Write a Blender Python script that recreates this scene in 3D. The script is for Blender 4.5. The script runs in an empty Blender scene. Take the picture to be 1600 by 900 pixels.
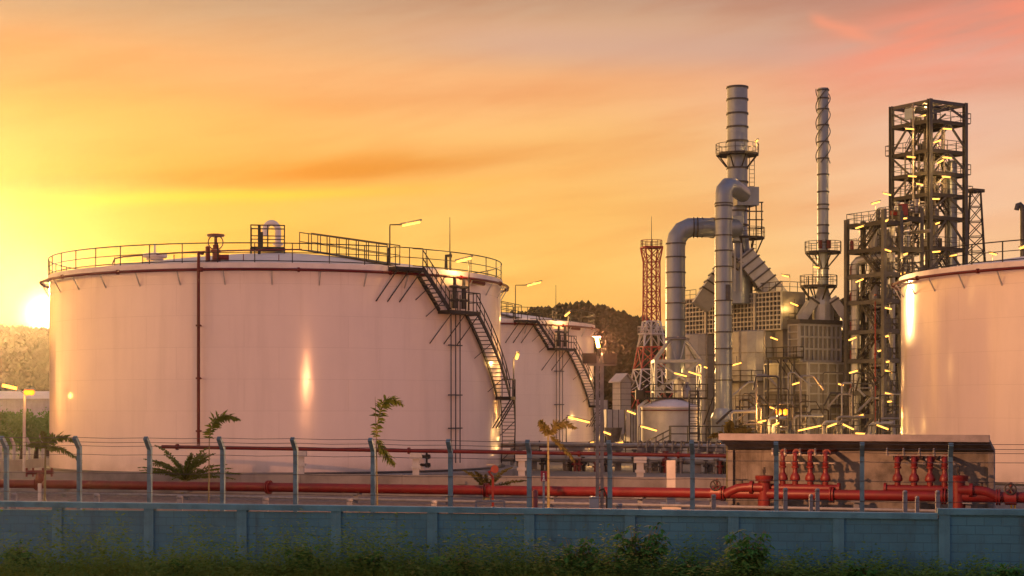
import bpy, math, random
from mathutils import Vector, Matrix
random.seed(7)
R_ = math.radians
scene = bpy.context.scene
COL = scene.collection

# ------------------------------------------------------------------ camera, sky, sun
F, HZ, CZ = 2700.0, 640.0, 4.2          # focal length in photo pixels, horizon row, eye height
cd = bpy.data.cameras.new('camera'); cam = bpy.data.objects.new('camera', cd); COL.objects.link(cam)
cam.location = (0, 0, CZ); cam.rotation_euler = (R_(90), 0, 0)
cd.sensor_width = 36; cd.lens = 36 * F / 1600; cd.shift_y = (HZ - 450) / 1600
cd.clip_start = 0.5; cd.clip_end = 6000
scene.camera = cam
SUN_AZ, SUN_EL = -18.0, 4.0              # degrees from +Y (minus = left), height
def dirv(az, el):
    a, e = R_(az), R_(el)
    return Vector((math.sin(a) * math.cos(e), math.cos(a) * math.cos(e), math.sin(e)))
SUND = dirv(SUN_AZ, SUN_EL)
GLOW = Vector((-730 / F, 1, 150 / F)).normalized()
ld = bpy.data.lights.new('sun', 'SUN'); sun = bpy.data.objects.new('sun', ld); COL.objects.link(sun)
ld.energy = 1.5; ld.angle = R_(1.0); ld.color = (1.0, 0.56, 0.20)
sun.rotation_euler = SUND.to_track_quat('Z', 'Y').to_euler()
scene.view_settings.view_transform = 'Standard'; scene.view_settings.look = 'None'
scene.view_settings.exposure = 0.0; scene.view_settings.gamma = 1.0
scene.view_settings.use_curve_mapping = False
scene.render.engine = 'CYCLES'
cy = scene.cycles
cy.use_denoising = True; cy.max_bounces = 6; cy.diffuse_bounces = 3; cy.glossy_bounces = 3
cy.transmission_bounces = 2; cy.volume_bounces = 1; cy.transparent_max_bounces = 4
cy.sample_clamp_indirect = 4.0; cy.use_light_tree = True
cy.caustics_reflective = False; cy.caustics_refractive = False

def s2l(r, g, b):
    f = lambda c: (c / 255 / 12.92) if c / 255 <= 0.04045 else ((c / 255 + 0.055) / 1.055) ** 2.4
    return (f(r), f(g), f(b), 1)

class NT:
    """tiny helper for wiring value maths in a node tree"""
    def __init__(s, tree): s.t = tree; s.n = tree.nodes; s.l = tree.links
    def put(s, sock, v):
        if isinstance(v, bpy.types.NodeSocket): s.l.new(v, sock)
        else: sock.default_value = v
    def m(s, op, a, b=None, c=None, clamp=False):
        nd = s.n.new('ShaderNodeMath'); nd.operation = op; nd.use_clamp = clamp
        s.put(nd.inputs[0], a)
        if b is not None: s.put(nd.inputs[1], b)
        if c is not None: s.put(nd.inputs[2], c)
        return nd.outputs[0]
    def ramp(s, fac, stops, interp='EASE'):
        nd = s.n.new('ShaderNodeValToRGB'); cr = nd.color_ramp; cr.interpolation = interp
        while len(cr.elements) > 1: cr.elements.remove(cr.elements[-1])
        cr.elements[0].position = stops[0][0]; cr.elements[0].color = stops[0][1]
        for p, c in stops[1:]:
            e = cr.elements.new(p); e.color = c
        s.put(nd.inputs[0], fac)
        return nd.outputs[0]
    def mix(s, fac, a, b, mode='MIX'):
        nd = s.n.new('ShaderNodeMix'); nd.data_type = 'RGBA'; nd.blend_type = mode
        s.put(nd.inputs[0], fac); s.put(nd.inputs[6], a); s.put(nd.inputs[7], b)
        return nd.outputs[2]
    def sstep(s, v, a, b):
        nd = s.n.new('ShaderNodeMapRange'); nd.interpolation_type = 'SMOOTHSTEP'
        s.put(nd.inputs[0], v); nd.inputs[1].default_value = a; nd.inputs[2].default_value = b
        return nd.outputs[0]
    def noise(s, vec, scale, detail=4, rough=0.55):
        nd = s.n.new('ShaderNodeTexNoise'); nd.inputs['Scale'].default_value = scale
        nd.inputs['Detail'].default_value = detail; nd.inputs['Roughness'].default_value = rough
        if vec is not None: s.l.new(vec, nd.inputs['Vector'])
        return nd.outputs['Fac']
    def xyz(s, x, y, z):
        nd = s.n.new('ShaderNodeCombineXYZ')
        for k, v in enumerate((x, y, z)): s.put(nd.inputs[k], v)
        return nd.outputs[0]

def make_world():
    w = bpy.data.worlds.new('World'); scene.world = w; w.use_nodes = True
    t = w.node_tree; t.nodes.clear(); k = NT(t)
    tc = t.nodes.new('ShaderNodeTexCoord'); sp = t.nodes.new('ShaderNodeSeparateXYZ')
    t.links.new(tc.outputs['Generated'], sp.inputs[0])
    x, y, z = sp.outputs
    az = k.m('ARCTAN2', x, y)                          # 0 = looking out over the plant, + = right
    hl = k.m('SQRT', k.m('ADD', k.m('MULTIPLY', x, x), k.m('MULTIPLY', y, y)))
    el = k.m('ARCTAN2', z, hl)
    e = k.m('MULTIPLY', k.m('MAXIMUM', el, 0.0), 1 / 0.6, clamp=True)     # 0..0.6 rad
    def st(px, c): return (math.atan((HZ - px) / F) / 0.6, s2l(*c))
    left = k.ramp(e, [st(640, (236, 150, 40)), st(470, (234, 168, 40)), st(370, (232, 166, 42)), st(320, (232, 166, 40)),
                      st(200, (230, 164, 78)), st(110, (222, 160, 104)), st(0, (182, 154, 128)), (0.7, s2l(150, 138, 138)), (1, s2l(118, 116, 132))])
    mid = k.ramp(e, [st(640, (250, 200, 108)), st(450, (250, 198, 104)), st(340, (248, 195, 106)), st(240, (246, 190, 114)),
                     st(130, (243, 180, 124)), st(60, (216, 168, 130)), st(0, (194, 155, 130)), (0.7, s2l(150, 138, 142)), (1, s2l(118, 116, 134))])
    right = k.ramp(e, [st(640, (253, 205, 140)), st(440, (252, 202, 150)), st(300, (246, 196, 160)), st(200, (236, 184, 158)),
                       st(120, (232, 168, 148)), st(60, (198, 153, 140)), st(0, (194, 150, 142)), (0.7, s2l(150, 136, 146)), (1, s2l(118, 116, 136))])
    c = k.mix(k.sstep(az, -0.27, 0.02), left, mid)
    c = k.mix(k.sstep(az, 0.02, 0.27), c, right)
    # cloud field: long thin streaks, stretched along the horizon
    cv = k.xyz(k.m('MULTIPLY', az, 3.0), k.m('MULTIPLY', k.m('ADD', el, k.m('MULTIPLY', az, -0.05)), 26.0), 0.0)
    n1 = k.noise(cv, 1.0, 5, 0.52)
    n2 = k.noise(k.xyz(k.m('MULTIPLY', az, 9.0), k.m('MULTIPLY', k.m('ADD', el, k.m('MULTIPLY', az, -0.22)), 60.0), 3.0), 1.0, 4, 0.5)
    c = k.mix(k.m('MULTIPLY', k.sstep(n1, 0.38, 0.70), 0.55), c, k.mix(1.0, c, s2l(240, 204, 184), 'MULTIPLY'))
    c = k.mix(k.m('MULTIPLY', k.sstep(n2, 0.42, 0.70), 0.34), c, k.mix(1.0, c, s2l(246, 214, 200), 'MULTIPLY'))
    # one dark orange bank low on the left, thinning to the right
    def band(px0, py0, px1, py1, wdt):
        a0, a1 = math.atan((px0 - 800) / F), math.atan((px1 - 800) / F)
        e0, e1 = math.atan((HZ - py0) / F), math.atan((HZ - py1) / F)
        sl = (e1 - e0) / (a1 - a0)
        d = k.m('SUBTRACT', k.m('SUBTRACT', el, e0), k.m('MULTIPLY', k.m('SUBTRACT', az, a0), sl))
        d = k.m('ADD', d, k.m('MULTIPLY', k.m('SUBTRACT', n1, 0.5), 0.022))
        d = k.m('DIVIDE', d, wdt / F)
        return k.m('POWER', 2.718, k.m('MULTIPLY', k.m('MULTIPLY', d, d), -1.0))
    def win(px0, px1, px2, px3):
        f = lambda p: math.atan((p - 800) / F)
        return k.m('MULTIPLY', k.sstep(az, f(px0), f(px1)), k.m('SUBTRACT', 1.0, k.sstep(az, f(px2), f(px3))))
    b1 = k.m('MULTIPLY', band(0, 300, 700, 252, 22), win(-900, -100, 480, 950))
    c = k.mix(k.m('MULTIPLY', b1, k.m('ADD', 0.55, k.m('MULTIPLY', k.sstep(n2, 0.3, 0.65), 0.45))), c, s2l(216, 128, 32))
    b2 = k.m('MULTIPLY', band(0, 335, 700, 292, 12), win(-900, -200, 400, 900))
    c = k.mix(k.m('MULTIPLY', b2, 0.6), c, s2l(250, 206, 36))
    b3 = k.m('MULTIPLY', band(400, 330, 1000, 250, 14), win(420, 650, 700, 1100))
    c = k.mix(k.m('MULTIPLY', b3, 0.35), c, s2l(246, 172, 84))
    # pink cloud high on the right over a grey-mauve gap
    g1 = k.m('MULTIPLY', band(700, 70, 1500, 95, 30), win(500, 900, 1300, 1500))
    c = k.mix(k.m('MULTIPLY', g1, 0.62), c, s2l(206, 164, 150))
    p1 = k.m('MULTIPLY', band(1300, 100, 1650, 48, 56), win(1180, 1480, 2300, 2900))
    c = k.mix(k.m('MULTIPLY', p1, k.m('MULTIPLY', k.sstep(n2, 0.20, 0.62), 0.95)), c, s2l(255, 142, 112))
    p2 = k.m('MULTIPLY', band(1280, 40, 1360, 70, 11), win(1255, 1285, 1330, 1400))
    c = k.mix(k.m('MULTIPLY', p2, 0.7), c, s2l(248, 152, 120))
    # the sky round to the left of the sun stays bright; the sky behind is dusk pink over blue
    back = k.ramp(e, [(0.0, (0.60, 0.31, 0.26, 1)), (0.12, (0.84, 0.44, 0.36, 1)), (0.35, (0.70, 0.42, 0.40, 1)), (0.75, (0.42, 0.37, 0.48, 1)), (1, (0.26, 0.29, 0.46, 1))])
    bf = k.sstep(k.m('ABSOLUTE', k.m('ADD', az, 0.35)), 0.75, 1.9)
    c = k.mix(bf, c, back)
    # afterglow low along the horizon, out to the left of the sun
    ag = k.m('MULTIPLY', k.m('MULTIPLY', k.sstep(k.m('MULTIPLY', az, -1.0), 0.36, 0.75), k.m('SUBTRACT', 1.0, k.sstep(k.m('MULTIPLY', az, -1.0), 1.9, 2.9))), k.m('POWER', 2.718, k.m('MULTIPLY', el, -3.4)))
    c = k.mix(k.m('MULTIPLY', ag, 4.6), c, (1.0, 0.45, 0.11, 1), 'ADD'); c.node.clamp_factor = False
    # glow about the setting sun
    dt = t.nodes.new('ShaderNodeVectorMath'); dt.operation = 'DOT_PRODUCT'
    t.links.new(tc.outputs['Generated'], dt.inputs[0]); dt.inputs[1].default_value = GLOW
    ang = k.m('ARCCOSINE', k.m('MINIMUM', dt.outputs['Value'], 1.0))
    def gl(sig): 
        q = k.m('DIVIDE', ang, sig); return k.m('POWER', 2.718, k.m('MULTIPLY', q, -1.0))
    def gs(sig):
        q = k.m('DIVIDE', ang, sig); return k.m('POWER', 2.718, k.m('MULTIPLY', k.m('MULTIPLY', q, q), -1.0))
    def addc(c, f, col, s):
        o = k.mix(k.m('MULTIPLY', f, s), c, col, 'ADD'); o.node.clamp_factor = False; return o
    c = addc(c, gs(0.0075), (1, 0.95, 0.85, 1), 4.0)
    c = addc(c, gs(0.022), (1, 0.78, 0.36, 1), 0.7)
    c = addc(c, gl(0.05), (1, 0.60, 0.16, 1), 0.28)
    c = addc(c, gl(0.30), (1, 0.50, 0.10, 1), 0.02)
    # atmosphere term from the physical sky
    sk = t.nodes.new('ShaderNodeTexSky'); sk.sky_type = 'NISHITA'; sk.sun_disc = False
    sk.sun_elevation = R_(SUN_EL); sk.sun_rotation = R_(SUN_AZ); sk.air_density = 1.5; sk.dust_density = 3
    bg1 = t.nodes.new('ShaderNodeBackground'); bg1.inputs[1].default_value = 0.01
    t.links.new(sk.outputs[0], bg1.inputs[0])
    bg2 = t.nodes.new('ShaderNodeBackground'); bg2.inputs[1].default_value = 0.97
    t.links.new(c, bg2.inputs[0])
    ad = t.nodes.new('ShaderNodeAddShader'); t.links.new(bg1.outputs[0], ad.inputs[0]); t.links.new(bg2.outputs[0], ad.inputs[1])
    out = t.nodes.new('ShaderNodeOutputWorld'); t.links.new(ad.outputs[0], out.inputs[0])
make_world()

# ------------------------------------------------------------------ materials
MATS = {}
def mat(name, col, rough=0.6, metal=0.0, var=0.18, scale=1.2, streak=0.0, coat=0.0, bump=0.0, bscale=20.0, col2=None, streakcol=None, spec=0.5):
    m = bpy.data.materials.new(name); m.use_nodes = True; k = NT(m.node_tree)
    b = m.node_tree.nodes['Principled BSDF']
    tc = m.node_tree.nodes.new('ShaderNodeTexCoord'); ob = tc.outputs['Object']
    n = k.noise(ob, scale, 5, 0.6)
    c1 = tuple(col) + (1,)
    c2 = (tuple(col2) + (1,)) if col2 else tuple(max(0, v * (1 - 2 * var)) for v in col) + (1,)
    cc = k.mix(k.sstep(n, 0.35, 0.75), c1, c2)
    if streak > 0:
        mp = m.node_tree.nodes.new('ShaderNodeMapping'); mp.inputs['Scale'].default_value = (1, 1, 0.06)
        m.node_tree.links.new(ob, mp.inputs[0])
        n2 = k.noise(mp.outputs[0], 2.2, 5, 0.65)
        sc = (tuple(streakcol) + (1,)) if streakcol else tuple(v * 0.45 for v in col) + (1,)
        cc = k.mix(k.m('MULTIPLY', k.sstep(n2, 0.50, 0.78), streak), cc, sc)
    k.put(b.inputs['Base Color'], cc)
    k.put(b.inputs['Roughness'], k.m('ADD', rough - 0.06, k.m('MULTIPLY', n, 0.12)))
    b.inputs['Metallic'].default_value = metal
    b.inputs['Coat Weight'].default_value = coat; b.inputs['Coat Roughness'].default_value = 0.12
    b.inputs['Specular IOR Level'].default_value = spec
    if bump > 0:
        bp = m.node_tree.nodes.new('ShaderNodeBump'); bp.inputs['Strength'].default_value = bump; bp.inputs['Distance'].default_value = 0.03
        k.put(bp.inputs['Height'], k.noise(ob, bscale, 4, 0.6)); k.put(b.inputs['Normal'], bp.outputs[0])
    MATS[name] = m
    return m
def emit(name, col, s):
    m = bpy.data.materials.new(name); m.use_nodes = True
    b = m.node_tree.nodes['Principled BSDF']; b.inputs['Base Color'].default_value = (0.02, 0.02, 0.02, 1); b.inputs['Specular IOR Level'].default_value = 0.0
    b.inputs['Emission Color'].default_value = tuple(col) + (1,); b.inputs['Emission Strength'].default_value = s
    MATS[name] = m; return m

def tank_paint():
    m = bpy.data.materials.new('tank_paint'); m.use_nodes = True; k = NT(m.node_tree); nt = m.node_tree
    b = nt.nodes['Principled BSDF']
    tc = nt.nodes.new('ShaderNodeTexCoord'); sp = nt.nodes.new('ShaderNodeSeparateXYZ'); nt.links.new(tc.outputs['Object'], sp.inputs[0])
    x, y, z = sp.outputs
    u = k.m('MULTIPLY', k.m('ARCTAN2', x, k.m('MULTIPLY', y, -1.0)), 14.5)
    uv = k.xyz(u, z, 0.0)
    br = nt.nodes.new('ShaderNodeTexBrick'); br.offset = 0.33
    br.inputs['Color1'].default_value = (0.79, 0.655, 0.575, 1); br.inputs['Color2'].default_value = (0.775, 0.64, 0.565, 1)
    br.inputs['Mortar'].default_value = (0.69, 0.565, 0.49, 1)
    br.inputs['Scale'].default_value = 1; br.inputs['Brick Width'].default_value = 6.0; br.inputs['Row Height'].default_value = 1.82
    br.inputs['Mortar Size'].default_value = 0.018; br.inputs['Mortar Smooth'].default_value = 0.4
    nt.links.new(uv, br.inputs['Vector'])
    n = k.noise(k.xyz(k.m('MULTIPLY', u, 0.9), k.m('MULTIPLY', z, 0.07), 0.0), 1.0, 5, 0.62)
    n2 = k.noise(uv, 0.35, 4, 0.6)
    c = k.mix(k.m('MULTIPLY', k.sstep(n, 0.45, 0.8), 0.30), br.outputs['Color'], (0.50, 0.40, 0.34, 1))
    c = k.mix(k.m('MULTIPLY', k.sstep(n2, 0.4, 0.7), 0.16), c, (0.60, 0.50, 0.47, 1))
    rn = k.noise(k.xyz(k.m('MULTIPLY', u, 2.6), k.m('MULTIPLY', z, 0.10), 5.0), 1.0, 5, 0.7)
    run = k.m('MULTIPLY', k.sstep(rn, 0.56, 0.74), k.sstep(z, 7.0, 11.6))
    c = k.mix(k.m('MULTIPLY', run, 0.45), c, (0.42, 0.26, 0.17, 1))
    dirt = k.m('MULTIPLY', k.m('SUBTRACT', 1.0, k.sstep(z, 0.0, 1.1)), k.sstep(n2, 0.30, 0.6))
    c = k.mix(k.m('MULTIPLY', dirt, 0.5), c, (0.36, 0.28, 0.22, 1))
    k.put(b.inputs['Base Color'], c)
    k.put(b.inputs['Roughness'], k.m('ADD', 0.10, k.m('MULTIPLY', n2, 0.14)))
    # plates are very slightly out of true: long gentle waves in the reflections
    hgt = k.m('ADD', k.m('MULTIPLY', k.noise(k.xyz(k.m('MULTIPLY', u, 0.45), k.m('MULTIPLY', z, 0.22), 1.0), 1.0, 2, 0.4), 0.10), k.m('MULTIPLY', br.outputs['Fac'], -0.006))
    bp = nt.nodes.new('ShaderNodeBump'); bp.inputs['Strength'].default_value = 0.25; bp.inputs['Distance'].default_value = 1.0
    k.put(bp.inputs['Height'], hgt); k.put(b.inputs['Normal'], bp.outputs[0])
    MATS['tank'] = m; return m
def block_wall():
    m = bpy.data.materials.new('painted_blockwork'); m.use_nodes = True; k = NT(m.node_tree); nt = m.node_tree
    b = nt.nodes['Principled BSDF']
    tc = nt.nodes.new('ShaderNodeTexCoord'); sp = nt.nodes.new('ShaderNodeSeparateXYZ'); nt.links.new(tc.outputs['Object'], sp.inputs[0])
    uv = k.xyz(sp.outputs[0], sp.outputs[2], 0.0)
    br = nt.nodes.new('ShaderNodeTexBrick')
    br.inputs['Color1'].default_value = (0.048, 0.190, 0.285, 1); br.inputs['Color2'].default_value = (0.041, 0.168, 0.258, 1)
    br.inputs['Mortar'].default_value = (0.034, 0.138, 0.215, 1); br.inputs['Scale'].default_value = 1
    br.inputs['Brick Width'].default_value = 0.42; br.inputs['Row Height'].default_value = 0.22; br.inputs['Mortar Size'].default_value = 0.010
    br.inputs['Mortar Smooth'].default_value = 0.3
    nt.links.new(uv, br.inputs['Vector'])
    n = k.noise(tc.outputs['Object'], 0.9, 6, 0.65)
    c = k.mix(k.m('MULTIPLY', k.sstep(n, 0.38, 0.72), 0.6), br.outputs['Color'], (0.034, 0.108, 0.155, 1))
    st = k.noise(k.xyz(k.m('MULTIPLY', sp.outputs[0], 2.2), k.m('MULTIPLY', sp.outputs[2], 0.25), 0.0), 1.0, 5, 0.65)
    c = k.mix(k.m('MULTIPLY', k.sstep(st, 0.52, 0.76), 0.6), c, (0.026, 0.058, 0.075, 1))
    k.put(b.inputs['Base Color'], c); b.inputs['Roughness'].default_value = 0.75
    bp = nt.nodes.new('ShaderNodeBump'); bp.inputs['Strength'].default_value = 0.8; bp.inputs['Distance'].default_value = 0.012
    k.put(bp.inputs['Height'], k.m('ADD', k.m('MULTIPLY', br.outputs['Fac'], -1.0), k.m('MULTIPLY', k.noise(tc.outputs['Object'], 30, 3), 0.4)))
    k.put(b.inputs['Normal'], bp.outputs[0]); MATS['block'] = m
def leaf_mat(name, c1, c2, trans=0.25):
    m = bpy.data.materials.new(name); m.use_nodes = True; k = NT(m.node_tree)
    b = m.node_tree.nodes['Principled BSDF']
    g = m.node_tree.nodes.new('ShaderNodeNewGeometry')
    tc = m.node_tree.nodes.new('ShaderNodeTexCoord')
    n = k.noise(tc.outputs['Object'], 2.5, 3)
    f = k.m('ADD', k.m('MULTIPLY', g.outputs['Random Per Island'], 0.6), k.m('MULTIPLY', n, 0.4))
    k.put(b.inputs['Base Color'], k.mix(f, tuple(c1) + (1,), tuple(c2) + (1,)))
    b.inputs['Roughness'].default_value = 0.75; b.inputs['Specular IOR Level'].default_value = 0.0 if name == 'leaf_forest' else 0.12
    tr = m.node_tree.nodes.new('ShaderNodeBsdfTranslucent'); k.put(tr.inputs[0], k.mix(f, tuple(min(1, v * 1.6) for v in c1) + (1,), tuple(min(1, v * 1.6) for v in c2) + (1,)))
    ms = m.node_tree.nodes.new('ShaderNodeMixShader'); ms.inputs[0].default_value = trans
    out = m.node_tree.nodes['Material Output']
    m.node_tree.links.new(b.outputs[0], ms.inputs[1]); m.node_tree.links.new(tr.outputs[0], ms.inputs[2]); m.node_tree.links.new(ms.outputs[0], out.inputs[0])
    MATS[name] = m
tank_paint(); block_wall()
leaf_mat('leaf_green', (0.055, 0.15, 0.022), (0.125, 0.215, 0.04))
leaf_mat('leaf_shrub', (0.022, 0.115, 0.022), (0.050, 0.18, 0.038), 0.08)
leaf_mat('leaf_palm', (0.05, 0.085, 0.014), (0.11, 0.14, 0.024), 0.3)
leaf_mat('leaf_dry', (0.075, 0.07, 0.02), (0.14, 0.12, 0.035), 0.3)
leaf_mat('leaf_grass', (0.075, 0.145, 0.016), (0.18, 0.24, 0.04), 0.3)
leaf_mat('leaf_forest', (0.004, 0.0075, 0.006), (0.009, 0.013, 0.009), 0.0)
mat('roof_paint', (0.70, 0.62, 0.60), 0.45, var=0.08)
mat('red', (0.125, 0.008, 0.009), 0.45, var=0.16, scale=1.6, streak=0.55, streakcol=(0.05, 0.014, 0.010), coat=0.0, spec=0.35)
mat('dark_red', (0.15, 0.013, 0.014), 0.4, var=0.15, streak=0.2)
mat('dark_steel', (0.018, 0.017, 0.018), 0.55, 0.25, var=0.2, scale=2)
mat('galv', (0.22, 0.21, 0.205), 0.42, 0.55, var=0.2, scale=2.5, streak=0.3)
mat('grey_steel', (0.050, 0.052, 0.060), 0.5, 0.35, var=0.2, scale=1.5, streak=0.3)
mat('clad', (0.28, 0.295, 0.31), 0.38, 0.25, var=0.12, scale=0.8, streak=0.45, streakcol=(0.22, 0.18, 0.15))
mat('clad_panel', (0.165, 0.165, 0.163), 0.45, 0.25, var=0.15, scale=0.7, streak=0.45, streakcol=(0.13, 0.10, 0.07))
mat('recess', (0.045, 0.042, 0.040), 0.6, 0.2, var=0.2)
mat('stack', (0.185, 0.225, 0.285), 0.36, 0.45, var=0.10, scale=0.5, streak=0.55, streakcol=(0.11, 0.115, 0.13))
mat('band', (0.04, 0.042, 0.05), 0.5, 0.4, var=0.1)
mat('white_steel', (0.45, 0.44, 0.43), 0.5, 0.1, var=0.12, streak=0.4, streakcol=(0.33, 0.24, 0.18))
mat('white_wall', (0.40, 0.40, 0.42), 0.6, var=0.1, streak=0.35)
mat('concrete', (0.24, 0.22, 0.205), 0.85, var=0.2, scale=0.7, streak=0.45, streakcol=(0.15, 0.13, 0.115), bump=0.4, bscale=14)
mat('shelter_concrete', (0.185, 0.175, 0.172), 0.85, var=0.34, scale=1.1, streak=1.0, streakcol=(0.055, 0.045, 0.04), bump=0.5, bscale=9)
mat('roof_slab', (0.24, 0.225, 0.245), 0.8, var=0.2, scale=1, streak=0.3, bump=0.3)
mat('blue_post', (0.105, 0.205, 0.275), 0.75, var=0.22, scale=3, streak=0.3, bump=0.3)
mat('coping', (0.070, 0.225, 0.32), 0.75, var=0.2, scale=1.5, streak=0.45, bump=0.3)
mat('post_grey', (0.17, 0.185, 0.215), 0.7, var=0.15, scale=4, streak=0.3)
mat('mast_red', (0.42, 0.035, 0.025), 0.6, var=0.1)
mat('mast_white', (0.60, 0.57, 0.55), 0.6, var=0.1)
mat('bark', (0.10, 0.075, 0.05), 0.9, var=0.3, scale=8)
mat('stem', (0.16, 0.15, 0.07), 0.8, var=0.2, scale=5)
mat('yellow', (0.62, 0.36, 0.02), 0.5, var=0.15)
mat('wheel', (0.035, 0.03, 0.03), 0.5, 0.3)
mat('sign_red', (0.36, 0.02, 0.04), 0.5); mat('sign_white', (0.75, 0.72, 0.70), 0.5)
mat('hatch_box', (0.22, 0.28, 0.34), 0.5, 0.2)
mat('wire', (0.10, 0.09, 0.085), 0.6, 0.5)
mat('soil', (0.075, 0.055, 0.035), 0.95, var=0.3, scale=0.8, bump=0.6)
mat('gravel', (0.18, 0.145, 0.14), 0.95, var=0.0, scale=3.5, col2=(0.04, 0.035, 0.036), bump=1.0, bscale=5)
mat('pavement', (0.15, 0.135, 0.125), 0.9, var=0.2, scale=0.15, bump=0.2)
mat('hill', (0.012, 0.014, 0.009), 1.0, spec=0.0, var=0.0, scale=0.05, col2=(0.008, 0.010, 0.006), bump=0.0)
LAMP_E = emit('lamp_tube', (1.0, 0.42, 0.06), 4.0)
emit('lamp_hot', (1.0, 0.50, 0.10), 30.0)
emit('lamp_orange', (1.0, 0.19, 0.006), 4.2)

# ------------------------------------------------------------------ mesh helpers
def P(px, py, Y): return Vector(((px - 800) / F * Y, Y, CZ + (HZ - py) / F * Y))
def G(px, Y, z=0.0): return Vector(((px - 800) / F * Y, Y, z))
def zat(py, Y): return CZ + (HZ - py) / F * Y

class MB:
    def __init__(s): s.v = []; s.f = []; s.sm = []
    def face(s, idx, smooth=False): s.f.append(idx); s.sm.append(smooth)
    def add(s, pts): 
        o = len(s.v); s.v.extend([tuple(p) for p in pts]); return o
    def poly(s, pts, smooth=False):
        o = s.add(pts); s.face(tuple(range(o, o + len(pts))), smooth)
    def obox(s, o, ex, ey, ez):
        o, ex, ey, ez = Vector(o), Vector(ex), Vector(ey), Vector(ez)
        if ex.cross(ey).dot(ez) < 0: ex, ey = ey, ex
        i = s.add([o, o + ex, o + ex + ey, o + ey, o + ez, o + ex + ez, o + ex + ey + ez, o + ey + ez])
        for q in ((0, 3, 2, 1), (4, 5, 6, 7), (0, 1, 5, 4), (1, 2, 6, 5), (2, 3, 7, 6), (3, 0, 4, 7)):
            s.face(tuple(i + j for j in q))
    def box(s, c, sx, sy, sz):
        s.obox((c[0] - sx / 2, c[1] - sy / 2, c[2] - sz / 2), (sx, 0, 0), (0, sy, 0), (0, 0, sz))
    def frame(s, d):
        d = d.normalized(); up = Vector((0, 0, 1))
        if abs(d.z) > 0.95: up = Vector((1, 0, 0))
        a = d.cross(up).normalized(); b = a.cross(d).normalized(); return a, b
    def bar(s, p0, p1, w, h=None):
        p0, p1 = Vector(p0), Vector(p1); h = h or w
        a, b = s.frame(p1 - p0)
        s.obox(p0 - a * w / 2 - b * h / 2, a * w, b * h, p1 - p0)
    def tube(s, pts, r, n=8, closed=False, caps=True):
        pts = [Vector(p) for p in pts]; m = len(pts); rings = []
        rr = r if isinstance(r, (list, tuple)) else [r] * m
        pa = None
        for i, p in enumerate(pts):
            if closed: d = pts[(i + 1) % m] - pts[i - 1]
            elif i == 0: d = pts[1] - p
            elif i == m - 1: d = p - pts[-2]
            else: d = (pts[i + 1] - p).normalized() + (p - pts[i - 1]).normalized()
            d = d.normalized()
            if pa is None: a, b = s.frame(d)
            else:
                a = (pa - d * pa.dot(d)).normalized(); b = d.cross(a) * -1
                b = a.cross(d)
            pa = a
            rings.append(s.add([p + (a * math.cos(2 * math.pi * j / n) + b * math.sin(2 * math.pi * j / n)) * rr[i] for j in range(n)]))
        for i in range(m if closed else m - 1):
            r0, r1 = rings[i], rings[(i + 1) % m]
            for j in range(n):
                s.face((r0 + j, r0 + (j + 1) % n, r1 + (j + 1) % n, r1 + j), n > 4)
        if caps and not closed:
            s.face(tuple(rings[0] + j for j in reversed(range(n)))); s.face(tuple(rings[-1] + j for j in range(n)))
    def lathe(s, c, prof, n=24, smooth=True, a0=0.0, caps=True):
        c = Vector(c); rings = []
        for r, z in prof:
            rings.append(s.add([c + Vector((r * math.cos(a0 + 2 * math.pi * j / n), r * math.sin(a0 + 2 * math.pi * j / n), z)) for j in range(n)]))
        for i in range(len(prof) - 1):
            for j in range(n):
                s.face((rings[i] + j, rings[i] + (j + 1) % n, rings[i + 1] + (j + 1) % n, rings[i + 1] + j), smooth)
        if caps:
            if prof[0][0] > 0.01: s.face(tuple(rings[0] + j for j in reversed(range(n))))
            if prof[-1][0] > 0.01: s.face(tuple(rings[-1] + j for j in range(n)))
    def ring(s, c, r, tr, n=64, k=6, axis=None):
        c = Vector(c); X, Yv = Vector((1, 0, 0)), Vector((0, 1, 0))
        if axis is not None: X, Yv = s.frame(Vector(axis))
        s.tube([c + X * r * math.cos(2 * math.pi * i / n) + Yv * r * math.sin(2 * math.pi * i / n) for i in range(n)], tr, k, closed=True)
    def build(s, name, m, parent=None, label=None, cat=None, group=None, kind=None, loc=None):
        me = bpy.data.meshes.new(name)
        vs = s.v
        if loc is not None:
            L = Vector(loc); vs = [tuple(Vector(v) - L) for v in s.v]
        me.from_pydata(vs, [], s.f); me.polygons.foreach_set('use_smooth', s.sm)
        me.materials.append(MATS[m] if isinstance(m, str) else m); me.update()
        if any(s.sm) and name != 'forest': me.set_sharp_from_angle(angle=R_(42))
        o = bpy.data.objects.new(name, me); COL.objects.link(o)
        if loc is not None: o.location = loc
        if parent is not None:
            o.parent = parent
        tag(o, label, cat, group, kind); return o
def tag(o, label=None, cat=None, group=None, kind=None):
    if label: o['label'] = label
    if cat: o['category'] = cat
    if group: o['group'] = group
    if kind: o['kind'] = kind
    return o
def thing(name, label, cat, group=None, loc=(0, 0, 0), rz=0.0):
    o = bpy.data.objects.new(name, None); COL.objects.link(o); o.location = loc; o.rotation_euler = (0, 0, rz)
    o.empty_display_size = 0.2
    return tag(o, label, cat, group)
class T:
    """a thing whose parts are written in world coordinates; the Empty stands at its base"""
    def __init__(s, name, label, cat, base, group=None):
        s.b = Vector(base); s.o = thing(name, label, cat, group, s.b)
    def part(s, mb, name, m, parent=None, label=None, kind=None):
        off = s.b if parent is None else s.b
        mb2 = MB(); mb2.v = [tuple(Vector(v) - off) for v in mb.v]; mb2.f = mb.f; mb2.sm = mb.sm
        return mb2.build(name, m, parent or s.o, label=label, kind=kind)
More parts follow.
